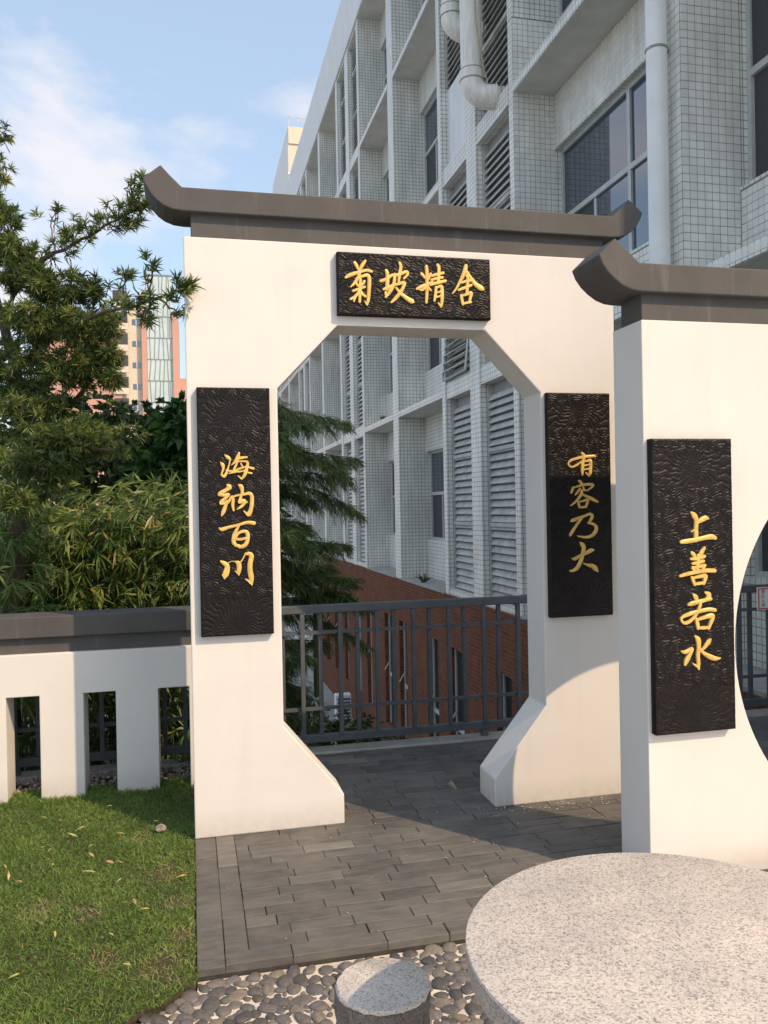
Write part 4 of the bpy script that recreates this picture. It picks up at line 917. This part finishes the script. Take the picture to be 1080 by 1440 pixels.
tile_face((XR-0.006, fins[2][1]+0.01, 0), (0, 1), 46, 9, (-1, 0), 6.74)
def tile_geo(t):
    (x, yy, z, u, nrm) = t; h = tw/2; d = 0.0042; bv = 0.002
    th = rng.normal(0, 0.010); tv = rng.normal(0, 0.010)
    V = []
    for inset, dd in ((0, 0.0), (0, d-bv), (bv, d)):
        for (a, c) in ((-1, -1), (1, -1), (1, 1), (-1, 1)):
            pa, pc = a*(h-inset), c*(h-inset); off = dd+(th*pa+tv*pc if dd else 0)
            V.append((u[0]*pa+nrm[0]*off, u[1]*pa+nrm[1]*off, pc))
    F = [(8, 9, 10, 11)]
    for a, c in ((0, 4), (4, 8)):
        for i in range(4): F.append((a+i, a+(i+1) % 4, c+(i+1) % 4, c+i))
    return V, F
tmesh = {}
rest = MB(); nt = 0
gp = MB()
for t in tile_list:
    if nt < 290 and t[4] == (0, -1) and abs(t[1]-y_f0) < 1e-6 and 4.5 < t[2] < 7.6:
        key = (t[3], int(rng.integers(6)))
        if key not in tmesh:
            V, F = tile_geo((0, 0, 0, t[3], t[4])); me = bpy.data.meshes.new('tile'); me.from_pydata(V, [], F); me.materials.append(M['tile_piece']); me.update(); tmesh[key] = me
        o = bpy.data.objects.new('tile', tmesh[key]); o.location = t[:3]; link(o, bld); nt += 1
    else:
        V, F = tile_geo(t); rest.add([(a+t[0], b_+t[1], c+t[2]) for a, b_, c in V], F)
tag(part(rest, 'facing_tiles', M['tile_piece']), kind='stuff')
# dark grout bed behind the tile pieces
gb = MB()
gb.box(XF-0.0012, XR+0.02, y_f0-0.0012, fins[2][1]+0.0012, 3.76, 8.74).box(XF-0.0012, XR-0.002, y_f1-0.0012, fins[3][1]+0.0012, 3.76, 8.58)
gb.box(XR-0.0012, XR+0.1, fins[1][1]+1.95, y_f0-0.002, 3.765, 4.60).box(XR-0.0012, XR+0.1, fins[2][1]+0.002, y_f1-0.002, 3.765, 4.60)
part(gb, 'grout_bed', M['grout'])

# duct pipes on the facade, drain pipe
def duct(y, zb, label):
    x = XF-0.30; r = 0.165
    pts = [(x, y, zb+6.5), (x, y, zb+0.36)]
    d = part(MB().tube(pts, r, 28), 'duct_pipe', M['pvc'], smooth=True)
    el = [(x, y, zb+0.36)]+[(x+0.27*(1-math.cos(a)), y-0.10*(1-math.cos(a)), zb+0.36-0.27*math.sin(a)) for a in np.linspace(0.15, math.pi/2, 9)]+[(x+0.36, y-0.13, zb+0.09)]
    MB().tube(el, 0.178, 28).build('elbow', M['pvc'], d, smooth=True)
    MB().tube([(x, y, zb+0.36), (x, y, zb+0.50)], 0.183, 28).build('collar', M['pvc'], d, smooth=True)
    MB().tube([(x, y, zb+0.345), (x, y, zb+0.362)], 0.1865, 28).build('joint', M['pvc_band'], d, smooth=True)
    MB().tube([(x, y, zb+0.498), (x, y, zb+0.515)], 0.1845, 28).build('joint', M['pvc_band'], d, smooth=True)
    MB().tube([(x, y, zb+1.62), (x, y, zb+1.635)], 0.1665, 28).build('joint', M['pvc_band'], d, smooth=True)
    a, b_ = np.array((x+0.33, y-0.12, zb+0.09)), np.array((x+0.60, y-0.17, zb+0.09))
    MB().tube([a, b_], 0.150, 28).build('spigot', M['pvc'], d, smooth=True)
    for f, m in ((0.25, 'cord'), (0.5, 'pvc_band'), (0.72, 'cord')):
        c = a+(b_-a)*f; MB().tube([c-(b_-a)*0.05, c+(b_-a)*0.05], 0.1545, 28).build('joint', M[m], d, smooth=True)
    sx, sy = x-0.04, y-r-0.012
    MB().tube([(sx+0.05, sy, zb+6.4), (sx+0.05, sy, zb+1.3), (sx+0.09, sy-0.004, zb+0.95), (sx+0.17, sy-0.01, zb+0.45), (sx+0.25, sy-0.01, zb+0.18), (sx+0.34, sy-0.02, zb-0.05)], 0.010, 6).build('cord', M['cord'], d)
    return d
duct(7.82, 7.72, '')
duct(8.72, 9.22, '')
dp = part(MB().tube([(XF-0.13, 3.04, -0.02), (XF-0.13, 3.04, 15.6)], 0.100, 24), 'drain_pipe', M['pvc_white'], smooth=True)
for z in (2.2, 5.96, 9.7, 13.4):
    MB().tube([(XF-0.13, 3.04, z), (XF-0.13, 3.04, z+0.022)], 0.107, 24).box(XF-0.06, XF-0.007, 3.01, 3.07, z, z+0.022).build('strap', M['pvc_band'], dp)
# rooftop bits seen above the parapet
part(MB().box(5.3, 6.3, 29.6, 30.4, 16.45, 17.2).box(5.35, 5.42, 29.62, 29.7, 17.2, 18.25).box(5.35, 5.42, 30.3, 30.38, 17.2, 18.25).box(5.35, 5.42, 29.7, 30.3, 18.12, 18.25), 'roof_tank_frame', M['white'])
part(MB().box(5.5, 6.4, 26.6, 27.3, 16.45, 18.5).box(5.45, 6.5, 26.5, 27.4, 18.5, 18.62), 'stair_head', M['soffit'])

# ================================================================ far buildings
cw = thing('cream_block', (11, 65, -4.6), 'cream high block rising beyond the long white building, sunlit on one side', 'building')
MB().box(7.97, 15, 60, 72, -4.6, 30.0).build('wall', M['cream'], cw)
MB().box(7.90, 15, 59.9, 60.0, 27.6, 27.75).build('cornice', M['render'], cw)
MB().box(7.96, 15, 59.9, 72, 30.0, 31.3).build('parapet', M['cream'], cw)
MB().box(7.93, 7.96, 59.99, 72, -4.6, 31.3).build('shade_side_panel', M['render'], cw)  # thin grey panel: shade on the side face given as colour
pr = MB()
for x in (8.0, 8.7, 9.4, 10.1): pr.box(x, x+0.05, 60.0, 60.05, 31.3, 32.1)
pr.box(8.0, 12, 60.0, 60.05, 32.05, 32.1); pr.build('roof_railing', M['alu'], cw)
for z in (24.5, 20.5, 16.5): MB().box(9.0, 9.8, 59.93, 59.99, z, z+1.5).build('window', M['glass'], cw)

tw_ = thing('glass_tower', (-6, 146, -4.6), 'distant salmon brick tower with a pale glass stair front behind the trees', 'building')
TY = 140
MB().box(-24, -10.7, TY, TY+14, -4.6, 33).build('brick_wing', M['pink'], tw_)
MB().box(-10.7, -7.35, TY+0.5, TY+14, -4.6, 37.5).build('cream_wing', M['cream'], tw_)
MB().box(-7.35, -6.55, TY-0.6, TY+14, -4.6, 38.6).build('pilaster', M['pink'], tw_)
MB().box(-2.35, -1.35, TY-0.6, TY+14, -4.6, 35.0).build('pilaster', M['pink'], tw_)
MB().box(-1.35, 6, TY, TY+14, -4.6, 24.2).build('low_wing', M['pink'], tw_)
MB().box(-6.55, -2.35, TY-0.2, TY+14, -4.6, 41.3).build('stair_front', M['pale_glass'], tw_)
cm = MB()
zz = [8, 12, 16, 20, 23.6, 27.2, 30.8, 34.4, 38.2]
for z in zz: cm.box(-6.55, -2.35, TY-0.27, TY-0.2, z, z+0.14)
r5 = np.random.default_rng(5)
for i in range(len(zz)):
    z0, z1 = zz[i], zz[i+1] if i+1 < len(zz) else 41.3
    for x in (-6.1, -5.3, -4.6, -3.9, -3.2, -2.8):
        xa, xb = x+r5.uniform(-.2, .2), x+r5.uniform(-.2, .2)
        cm.add([(xa, TY-0.28, z0), (xa+0.1, TY-0.28, z0), (xb+0.1, TY-0.28, z1), (xb, TY-0.28, z1), (xa, TY-0.2, z0), (xa+0.1, TY-0.2, z0), (xb+0.1, TY-0.2, z1), (xb, TY-0.2, z1)], [(0, 1, 2, 3), (4, 7, 6, 5), (0, 3, 7, 4), (1, 5, 6, 2)])
cm.box(-6.6, -2.3, TY-0.3, TY-0.2, 41.3, 41.55).box(-6.62, -6.5, TY-0.3, TY-0.2, 8, 41.3).build('mullions', M['mullion'], tw_)
for z in np.arange(11.5, 37, 3.6):
    w = MB().box(-8.9, -7.6, TY+0.42, TY+0.5, z, z+0.9).build('window', M['glass'], tw_)
    MB().box(-8.3, -8.2, TY+0.38, TY+0.42, z, z+0.9).build('frame', M['white'], w)
    MB().box(-11.9, -9.6, TY-0.06, TY+0.0, z-0.2, z+2.0).build('balcony_recess', M['dark_panel'], tw_)
    MB().box(-11.95, -9.55, TY-0.3, TY-0.06, z-0.9, z+0.1).build('balcony_parapet', M['cream'], tw_)
jl = MB()
for z in np.arange(12, 33, 1.8): jl.box(-24, -11.98, TY-0.03, TY, z, z+0.06)
jl.build('joints', M['mullion'], tw_)

# ================================================================ planting
def tuft_leaves(C, A, n, L, W, spread=0.9):
    """n leaves radiating from each tuft centre C around axis A -> P, D, L, W"""
    m = len(C); A = unit(A)
    P = np.repeat(C, n, 0); Ax = np.repeat(A, n, 0)
    r = rng.normal(size=(m*n, 3)); r = unit(r-Ax*(r*Ax).sum(1, keepdims=True))
    s = rng.uniform(0.15, 1.25, (m*n, 1))*spread
    D = unit(Ax*np.cos(s)+r*np.sin(s))
    P = P-Ax*rng.uniform(0, 0.045, (m*n, 1))
    return P, D, rng.uniform(*L, m*n), rng.uniform(*W, m*n)
def ball(c, r, n, shell=0.55):
    v = unit(rng.normal(size=(n, 3))); k = (shell**3+(1-shell**3)*rng.random((n, 1)))**(1/3)
    return np.array(c)+v*k*np.array(r), v
def limb(mb, pts, r0, r1, seg=7):
    pts = np.array(pts, float); k = len(pts); T = np.linspace(0, k-1, (k-1)*5+1); P = []
    for t in T:
        i = min(int(t), k-2); f = t-i; a, b_, c, d = pts[max(i-1, 0)], pts[i], pts[i+1], pts[min(i+2, k-1)]
        P.append(0.5*(2*b_+(c-a)*f+(2*a-5*b_+4*c-d)*f*f+(3*b_-a-3*c+d)*f**3))
    P = np.array(P); P[1:-1] += rng.normal(0, 0.006, P[1:-1].shape)
    mb.tube(P, np.linspace(r0, r1, len(P)), seg); return P

# --- podocarpus: long twigs carrying whorls of narrow leaves
pod = thing('podocarpus_tree', (-1.25, 2.1, -0.6), 'dark yew-like evergreen with whorls of narrow leaves reaching over the gate end', 'tree')
tr = MB()
limb(tr, [(-1.25, 2.1, -0.7), (-1.22, 2.08, 0.8), (-1.12, 2.0, 1.9), (-1.14, 1.95, 2.6), (-1.32, 2.0, 3.3), (-1.48, 2.05, 4.15)], 0.075, 0.012, 10)
B = []
B.append(limb(tr, [(-1.12, 2.0, 1.95), (-0.92, 1.9, 2.18), (-0.66, 1.7, 2.45), (-0.55, 1.6, 2.80), (-0.52, 1.5, 2.95)], 0.026, 0.006))
B.append(limb(tr, [(-1.2, 1.95, 3.0), (-0.92, 1.6, 3.22), (-0.63, 1.4, 3.335), (-0.395, 1.2, 3.405), (-0.20, 1.0, 3.46)], 0.016, 0.004))
B.append(limb(tr, [(-1.14, 1.98, 2.6), (-0.92, 1.7, 2.74), (-0.593, 1.2, 2.79), (-0.374, 0.8, 2.765), (-0.199, 0.4, 2.71), (-0.066, 0.1, 2.68), (0.015, -0.08, 2.685)], 0.016, 0.003))
B.append(limb(tr, [(-1.1, 1.98, 2.1), (-0.8, 1.5, 2.05), (-0.55, 1.25, 2.0), (-0.4, 1.15, 1.97)], 0.018, 0.005))
B.append(limb(tr, [(-1.1, 1.98, 1.7), (-1.0, 1.5, 1.75), (-0.85, 1.25, 1.7)], 0.018, 0.005))
B.append(limb(tr, [(-1.36, 2.0, 3.3), (-1.28, 1.8, 3.6), (-1.24, 1.7, 3.85)], 0.012, 0.004))
for q0, q1, q2 in [((-0.80, 1.5, 3.27), (-0.82, 1.5, 3.42), (-0.79, 1.5, 3.56)), ((-0.30, 1.1, 3.43), (-0.33, 1.05, 3.54), (-0.28, 1.02, 3.60)), ((-0.45, 1.25, 3.39), (-0.36, 1.15, 3.36), (-0.27, 1.05, 3.34)), ((-0.2, 0.42, 2.71), (-0.17, 0.35, 2.82), (-0.14, 0.32, 2.88)), ((-0.13, 0.25, 2.70), (-0.06, 0.15, 2.62), (0.0, 0.02, 2.58)), ((-0.25, 0.55, 2.73), (-0.24, 0.45, 2.66), (-0.19, 0.35, 2.60)), ((-0.35, 0.8, 2.77), (-0.33, 0.72, 2.88), (-0.30, 0.7, 2.95))]:
    B.append(limb(tr, [q0, q1, q2], 0.006, 0.0025, 5))
C, A = [], []
for k_, Bp in enumerate(B):                                   # whorls along the limbs
    n = {1: 60, 2: 22}.get(k_, 34 if k_ < 6 else 2); w_ = 0.068 if k_ == 1 else 0.045 if k_ == 2 or k_ > 4 else 0.11
    i = rng.integers(int(len(Bp)*(0.30 if k_ < 6 else 0.6)), len(Bp), n); off = rng.normal(0, w_, (n, 3)); off[:, 2] = np.abs(off[:, 2])*1.1-0.015
    if k_ == 2: off *= np.clip(1.5-1.1*i/len(Bp), 0.45, 1.5)[:, None]
    tipv = Bp[-1]-Bp[0]; C.append(Bp[i]+off); A.append(unit(off*4+unit(tipv[None])[0]*0.25+np.array([0, 0, 0.12])))
    C.append(Bp[-1][None]+rng.normal(0, 0.012, (2, 3))); A.append(unit(np.repeat(unit(tipv[None]), 2, 0)+rng.normal(0, 0.3, (2, 3))))
clumps = [((-1.17, 1.9, 4.22), (0.06, 0.10, 0.08), 3), ((-1.17, 1.9, 3.95), (0.06, 0.12, 0.10), 4), ((-1.19, 1.8, 3.50), (0.15, 0.25, 0.22), 44), ((-1.06, 1.7, 3.24), (0.19, 0.3, 0.17), 70), ((-0.90, 1.6, 3.10), (0.13, 0.25, 0.13), 40), ((-0.71, 1.5, 3.06), (0.13, 0.22, 0.10), 26), ((-0.56, 1.4, 3.02), (0.06, 0.15, 0.07), 12),
          ((-0.90, 1.6, 2.86), (0.25, 0.35, 0.15), 100), ((-0.63, 1.5, 2.80), (0.20, 0.3, 0.14), 70), ((-0.45, 1.3, 2.80), (0.06, 0.12, 0.07), 10), ((-1.10, 1.8, 2.57), (0.25, 0.4, 0.22), 90), ((-0.70, 1.6, 2.56), (0.27, 0.3, 0.14), 80), ((-0.47, 1.4, 2.60), (0.07, 0.15, 0.09), 16), ((-0.46, 1.4, 2.46), (0.07, 0.15, 0.05), 8),
          ((-0.98, 1.7, 2.22), (0.28, 0.35, 0.20), 90), ((-0.68, 1.45, 2.08), (0.28, 0.28, 0.13), 90), ((-0.88, 1.3, 1.94), (0.26, 0.25, 0.13), 70), ((-1.02, 1.15, 1.70), (0.14, 0.2, 0.12), 34), ((-1.50, 2.05, 4.05), (0.20, 0.25, 0.32), 50), ((-1.50, 2.0, 3.5), (0.22, 0.3, 0.3), 60), ((-1.7, 1.9, 2.7), (0.4, 0.5, 0.6), 110)]
for c, r, n in clumps:
    a, v = ball(c, r, int(n*1.75), 0.3); C.append(a); A.append(unit(v*0.8+rng.normal(0, 0.35, a.shape)+np.array([0.05, -0.25, 0.45])))
C = np.concatenate(C); A = np.concatenate(A)
for c, a in zip(C[::2], A[::2]):                             # short twigs under the whorls
    tr.tube([c-a*0.09+np.array([0, 0, -0.015]), c-a*0.04, c], [0.003, 0.0025, 0.002], 4, False)
tr.build('trunk', M['bark'], pod, smooth=True)
P, D, L, W = tuft_leaves(C, A, 32, (0.034, 0.080), (0.0060, 0.0098), 1.35)
ti = np.repeat(np.clip(rng.normal(0.5, 0.2, len(C)), 0, 1), 32)+rng.normal(0, 0.13, len(P)); ti = np.where(rng.random(len(P)) < 0.012, 1.0, np.clip(ti, 0, 0.93))
leaves('crown', P, D, L, W, M['pod'], pod, 0.10, ti)

# --- bamboo: culms with drooping fans of leaves
def bamboo(x, y, h, n_fan, label, seed):
    t = thing('bamboo_clump', (x, y, -0.6), label, 'bamboo', 'bamboo clumps behind the low wall')
    cu = MB(); n = 9; tips = []
    for i in range(n):
        bx, by = x+rng.normal(0, 0.13), y+rng.normal(0, 0.10); lean = rng.normal(0, 0.18, 2); hh = h*rng.uniform(0.8, 1.04)
        p = [(bx, by, -0.7), (bx+lean[0]*0.3, by+lean[1]*0.3, hh*0.5), (bx+lean[0], by+lean[1]-0.05, hh)]
        tips.append(limb(cu, p, 0.009, 0.003, 5))
    C, A = [], []
    n_fan = int(n_fan*1.4)
    for i in range(n_fan):
        Pp = tips[int(rng.integers(n))]; q = Pp[int(rng.integers(len(Pp)//4, len(Pp)))]
        dr = rng.normal(0, 1, 3); dr[2] = rng.uniform(0.0, 0.7); dr = dr/np.linalg.norm(dr); e = q+dr*rng.uniform(0.08, 0.30)+np.array([0, 0, -0.03])
        if i % 2 == 0: cu.tube([q, (q+e)/2+np.array([0, 0, 0.02]), e], [0.003, 0.0025, 0.0015], 4, False)
        C.append(e); A.append(dr*0.8+np.array([0, -0.15, -0.35]))
    cu.build('culms', M['culm'], t)
    C, A = np.array(C), np.array(A)
    P, D, L, W = tuft_leaves(C, A, 9, (0.09, 0.165), (0.012, 0.019), 0.95)
    ti = np.repeat(np.clip(rng.normal(0.5, 0.2, len(C)), 0, 0.9), 9)+rng.normal(0, 0.14, len(P)); ti = np.where(rng.random(len(P)) < 0.035, 1.0, np.clip(ti, 0, 0.93))
    leaves('foliage', P, D, L, W, M['bam'], t, rng.uniform(0.15, 0.55, len(P)), ti)
for i, (x, y, h, nf, lab) in enumerate([(0.10, 2.6, 1.70, 300, 'arching bamboo clump nearest to the white gate'), (-0.30, 2.6, 1.66, 330, 'yellow-green bamboo clump in the front row above the gate shadow on the low wall'), (-0.72, 2.6, 1.58, 330, 'bamboo clump in the front row above the middle of the dark coping'),
                                        (-1.12, 2.6, 1.63, 330, 'bamboo clump in the front row near the left edge of the photo'), (-1.55, 2.6, 1.62, 280, 'bamboo clump cut by the left edge of the photo'), (-0.15, 3.1, 1.78, 300, 'taller bamboo clump in the second row nearest the gate'), (-0.70, 3.15, 1.72, 300, 'taller bamboo clump in the middle of the second row'),
                                        (-1.25, 3.1, 1.74, 280, 'taller bamboo clump in the second row under the evergreen trunk'), (-1.32, 1.72, 1.52, 170, 'nearest bamboo clump in front of the evergreen trunk at the left edge'), (-0.92, 1.86, 0.66, 100, 'low bamboo seen through the sunlit left slot of the low wall'), (-0.50, 1.86, 0.66, 100, 'low bamboo seen through the shaded middle slot of the low wall'), (-0.10, 1.86, 0.66, 100, 'low bamboo seen through the slot beside the gate')]):
    bamboo(x, y, h, nf, lab, i)

# --- broadleaf trees on the lower ground
def broad_tree(name, x, y, clumps, L, W, per, mat, label, cat='tree', zb=-4.6, r=0.09, group=None, droop=0.35, spread=1.1):
    t = thing(name, (x, y, zb), label, cat, group); tr = MB()
    top = max(c[0][2] for c in clumps)
    Tp = limb(tr, [(x, y, zb-0.1), (x+rng.normal(0, .08), y+rng.normal(0, .08), zb+(top-zb)*0.45), (x+rng.normal(0, .15), y, top-0.3)], r, r*0.25, 8)
    C, A = [], []
    for c, rr, n in clumps:
        limb(tr, [Tp[int(len(Tp)*0.55)], (np.array(c)+Tp[int(len(Tp)*0.7)])/2+rng.normal(0, .08, 3), c], r*0.35, r*0.06, 5)
        a, v = ball(c, rr, n, 0.4); C.append(a); A.append(unit(v+np.array([0, -0.15, 0.35])+rng.normal(0, .35, a.shape)))
    tr.build('trunk', M['bark'], t, smooth=True)
    C, A = np.concatenate(C), np.concatenate(A)
    P, D, L, W = tuft_leaves(C, A, per, L, W, spread)
    ti = np.repeat(np.clip(rng.normal(0.45, 0.2, len(C)), 0, 1), per)+rng.normal(0, 0.12, len(P))
    leaves('crown', P, D, L, W, mat, t, droop, np.clip(ti, 0, 0.95))
broad_tree('broadleaf_tree', -0.05, 4.0, [((-0.02, 4.0, 2.42), (0.32, 0.4, 0.26), 80), ((-0.30, 3.9, 1.95), (0.34, 0.35, 0.3), 70), ((0.12, 3.9, 1.8), (0.35, 0.35, 0.4), 80), ((0.25, 4.0, 2.45), (0.3, 0.3, 0.28), 50)], (0.11, 0.20), (0.045, 0.075), 9, M['broad'],
           'bright green broad-leaved tree directly left of the gate top')
broad_tree('broadleaf_tree', -0.6, 4.6, [((-0.85, 4.6, 2.45), (0.4, 0.4, 0.35), 80), ((-0.55, 4.4, 2.2), (0.4, 0.4, 0.4), 90), ((-1.2, 4.4, 2.2), (0.5, 0.4, 0.5), 90), ((-0.35, 4.5, 1.7), (0.5, 0.4, 0.5), 90), ((-0.80, 4.4, 1.95), (0.35, 0.4, 0.35), 80), ((-1.1, 4.3, 1.5), (0.5, 0.4, 0.5), 80)], (0.07, 0.13), (0.03, 0.05), 10, M['shrub'],
           'shaded dark green tree behind the evergreen and below the brick tower')
broad_tree('broadleaf_tree', -2.6, 6.2, [((-2.4, 6.2, 2.8), (0.9, 0.6, 0.9), 160), ((-2.9, 6.0, 3.6), (0.7, 0.6, 0.7), 120), ((-2.0, 6.0, 1.6), (0.9, 0.6, 0.8), 140), ((-1.6, 6.4, 2.3), (0.5, 0.5, 0.5), 90)], (0.08, 0.14), (0.035, 0.055), 9, M['shrub'],
           'large shaded tree at the left edge behind the evergreen trunk')
broad_tree('broadleaf_tree', -1.3, 7.6, [((-1.6, 7.6, 2.75), (0.7, 0.5, 0.5), 130), ((-0.75, 7.6, 2.6), (0.6, 0.5, 0.55), 130), ((-2.6, 7.6, 2.9), (0.8, 0.5, 0.8), 130), ((-0.1, 7.6, 2.6), (0.6, 0.5, 0.6), 110), ((-1.2, 7.4, 1.7), (1.2, 0.5, 0.7), 200), ((-2.6, 7.4, 1.6), (1.0, 0.5, 0.8), 140), ((0.2, 7.4, 1.6), (0.9, 0.5, 0.7), 140)], (0.09, 0.16), (0.04, 0.065), 9, M['shrub'],
           'wide dark tree farthest back below the distant brick tower')
broad_tree('broadleaf_tree', -5.2, 9.0, [((-5.2, 9.0, 3.6), (1.5, 1.0, 1.3), 240), ((-4.2, 8.8, 1.6), (1.4, 0.9, 1.2), 220), ((-6.4, 8.8, 1.8), (1.5, 0.9, 1.4), 220)], (0.10, 0.18), (0.05, 0.075), 8, M['shrub'],
           'big rounded tree standing farther left beyond the evergreen')
broad_tree('broadleaf_tree', 0.5, 6.6, [((0.1, 6.6, 2.3), (0.6, 0.5, 0.6), 120), ((0.7, 6.8, 1.5), (0.7, 0.5, 0.8), 120), ((-0.5, 6.6, 1.8), (0.6, 0.5, 0.7), 120)], (0.08, 0.14), (0.035, 0.055), 9, M['broad'],
           'mid green tree hidden largely by the left leg of the gate')

# --- palm by the gate: fan of feathered fronds
def palm(x, y, z, n, L, label):
    t = thing('palm_plant', (x, y, z), label, 'palm', 'feathery palms behind the gate'); st_ = MB(); P, D, LL = [], [], []
    for i in range(n):
        az = 6.28*i/n+rng.normal(0, .2); up = rng.uniform(0.5, 1.1)
        pts = [np.array((x, y, z))+np.array((math.cos(az)*L*s, math.sin(az)*L*s, L*(up*s*1.25-0.95*s*s))) for s in np.linspace(0, 1, 9)]
        st_.tube(pts, np.linspace(0.008, 0.002, 9), 5, False)
        for j in range(1, 9):
            for k in range(4):
                q = pts[j-1]+(pts[j]-pts[j-1])*(k/4); d = unit(pts[j]-pts[j-1]); sd = unit(np.cross(d, [0, 0, 1]))
                for s in (-1, 1): P.append(q); D.append(d*0.6+sd*s*0.8+np.array([0, 0, -0.1])); LL.append(0.26*L*math.sin(math.pi*(0.12+0.85*(j-1+k/4)/8)))
    st_.tube([(x, y, z-0.9), (x, y, z)], [0.03, 0.022], 7)
    st_.build('stem', M['culm'], t)
    leaves('fronds', np.array(P), np.array(D), np.array(LL), np.full(len(P), 0.016), M['shrub'], t, 0.35, np.clip(rng.normal(0.5, 0.2, len(P)), 0, 0.95))
palm(0.16, 3.35, 1.45, 12, 0.75, 'feathery palm with arching fronds behind the bamboo at the gate')
palm(1.25, 4.4, 0.55, 10, 0.7, 'small pale palm below the fir just above the railing')
palm(1.15, 3.6, -1.0, 10, 0.9, 'low palm behind the railing bars at the left of the opening')

# --- fir seen through the opening
fir = thing('fir_tree', (0.62, 4.3, -4.6), 'dark fir with drooping needle sprays seen through the eight-sided opening', 'tree')
tr = MB(); limb(tr, [(0.62, 4.3, -4.7), (0.62, 4.3, 0), (0.64, 4.3, 3.0)], 0.10, 0.02, 9)
P, D, L = [], [], []
r9 = np.random.default_rng(21)
def fir_branch(b0, az, ln, rise, sag):
    n = 12; pts = []
    bend = r9.normal(0, 0.35)
    for s in np.linspace(0, 1, n):
        a = az+bend*s
        pts.append(np.array(b0)+np.array((math.cos(a)*ln*s, math.sin(a)*ln*s, ln*(rise*s-sag*s*s+0.12*s**4))))
    tr.tube(pts, np.linspace(0.011, 0.003, n), 5, False)
    for j in range(2, n):
        for k in range(5):
            f = r9.random(); q = pts[j-1]+(pts[j]-pts[j-1])*f; d = unit(pts[j]-pts[j-1]); sd = unit(np.cross(d, [0, 0, 1.0]))*r9.choice([-1, 1])
            tl = 0.30*math.sin(math.pi*(0.2+0.72*j/n))*r9.uniform(0.4, 1.2)
            td = unit(d*r9.uniform(0.4, 1.0)+sd*r9.uniform(0.1, 0.9)+np.array([0, 0, 0.25-0.95*r9.random()]))
            tone = r9.normal(0.42, 0.17)
            m = 18
            for s in np.linspace(0.0, 1, m):
                c = q+td*tl*s+np.array([0, 0, -0.22*tl*s*s])
                for rep_ in range(2):
                    P.append(c); D.append(td*0.8+r9.normal(0, 0.5, 3)+np.array([0, 0, -0.40])); L.append(r9.uniform(0.05, 0.115)); TI.append(tone+0.12*s)
TI = []
for q in range(52):
    z = 2.85-3.4*(q/52)+r9.normal(0, .06); az = r9.uniform(-1.3, 1.6) if q % 3 else r9.uniform(1.6, 5.0)
    ln = (0.50+0.55*min(1, (2.95-z)/0.7))*r9.uniform(0.5, 1.12)
    fir_branch((0.62, 4.3, z), az, ln, r9.uniform(0.0, 0.45), r9.uniform(0.30, 0.75))
for z, az, ln in ((2.55, -0.1, 1.0), (2.15, -0.15, 1.02), (1.95, 0.1, 0.95), (1.25, -0.05, 0.98), (1.0, -0.25, 1.05), (0.9, 0.1, 1.05)): fir_branch((0.62, 4.3, z), az, ln, 0.25, 0.40)
tr.build('trunk', M['bark'], fir, smooth=True)
P = np.array(P); ti = np.clip(np.array(TI)+rng.normal(0, 0.12, len(P)), 0, 1)
leaves('crown', P, np.array(D), np.array(L), np.full(len(P), 0.0060), M['fir'], fir, 0.25, ti)

# --- shrubs below the railing
for i, (x, y, z, rx, rz, n, lab) in enumerate([(1.5, 5.2, -1.3, 0.55, 0.8, 190, 'speckled shrub below the railing at the left of the opening'), (2.2, 7.2, -1.9, 0.7, 0.9, 170, 'dark shrub on the lower ground beside the brick base'), (1.35, 3.3, -0.75, 0.42, 0.6, 170, 'low shrub close behind the railing and the gate leg'), (2.3, 10.5, -2.6, 0.8, 1.2, 150, 'far shrub along the brick base'), (3.0, 3.6, -2.6, 0.9, 1.0, 150, 'shrub below the railing near the right gate leg'), (4.0, 2.3, -0.45, 0.45, 0.85, 190, 'leafy shrub behind the railing seen through the moon opening')]):
    broad_tree('garden_shrub', x, y, [((x, y, z), (rx, rx*0.8, rz*0.7), n), ((x-0.2, y, z-rz*0.6), (rx, rx*0.8, rz*0.6), n//2)], (0.06, 0.12), (0.02, 0.04), 9, M['shrub'], lab, 'shrub', -4.6 , 0.03, 'shrubs below the terrace railing')
# grassy tufts at the kerb and on the building ledges
def weed(x, y, z, n, L, label, mat='shrub'):
    t = thing('weed', (x, y, z), label, 'weed')
    C = np.repeat(np.array([[x, y, z]]), n, 0)+rng.normal(0, 0.02, (n, 3))*np.array([1, 1, 0.1]); A = rng.normal(0, 0.5, (n, 3)); A[:, 2] = 1
    leaves('blades', C, A, rng.uniform(0.5, 1, n)*L, np.full(n, L*0.07), M[mat], t, 0.5, np.clip(rng.normal(0.6, 0.2, n), 0, 0.95))
weed(-0.05, 1.27, 0.01, 40, 0.17, 'small pale green weed on the kerb beside the gate', 'bam')
weed(4.75, 12.6, 0.02, 30, 0.45, 'thin weed growing on the ledge of the white building')
weed(4.66, 15.6, 3.76, 26, 0.30, 'dark weed sprouting from the first floor slab edge')
# air conditioner on the lower ground
ac = thing('air_conditioner', (4.05, 18.6, -4.6), 'small white outdoor air conditioner standing by the brick base', 'air conditioner')
MB().box(3.86, 4.30, 18.6, 18.9, -4.3, -3.6).build('case', M['white'], ac, bevel=0.02)
MB().box(3.86, 4.30, 18.62, 18.88, -4.6, -4.31).build('plinth', M['concrete'], ac)
for k in range(6): MB().box(3.90, 4.26, 18.57, 18.60, -4.24+0.1*k, -4.195+0.1*k).build('slat', M['rail'], ac)
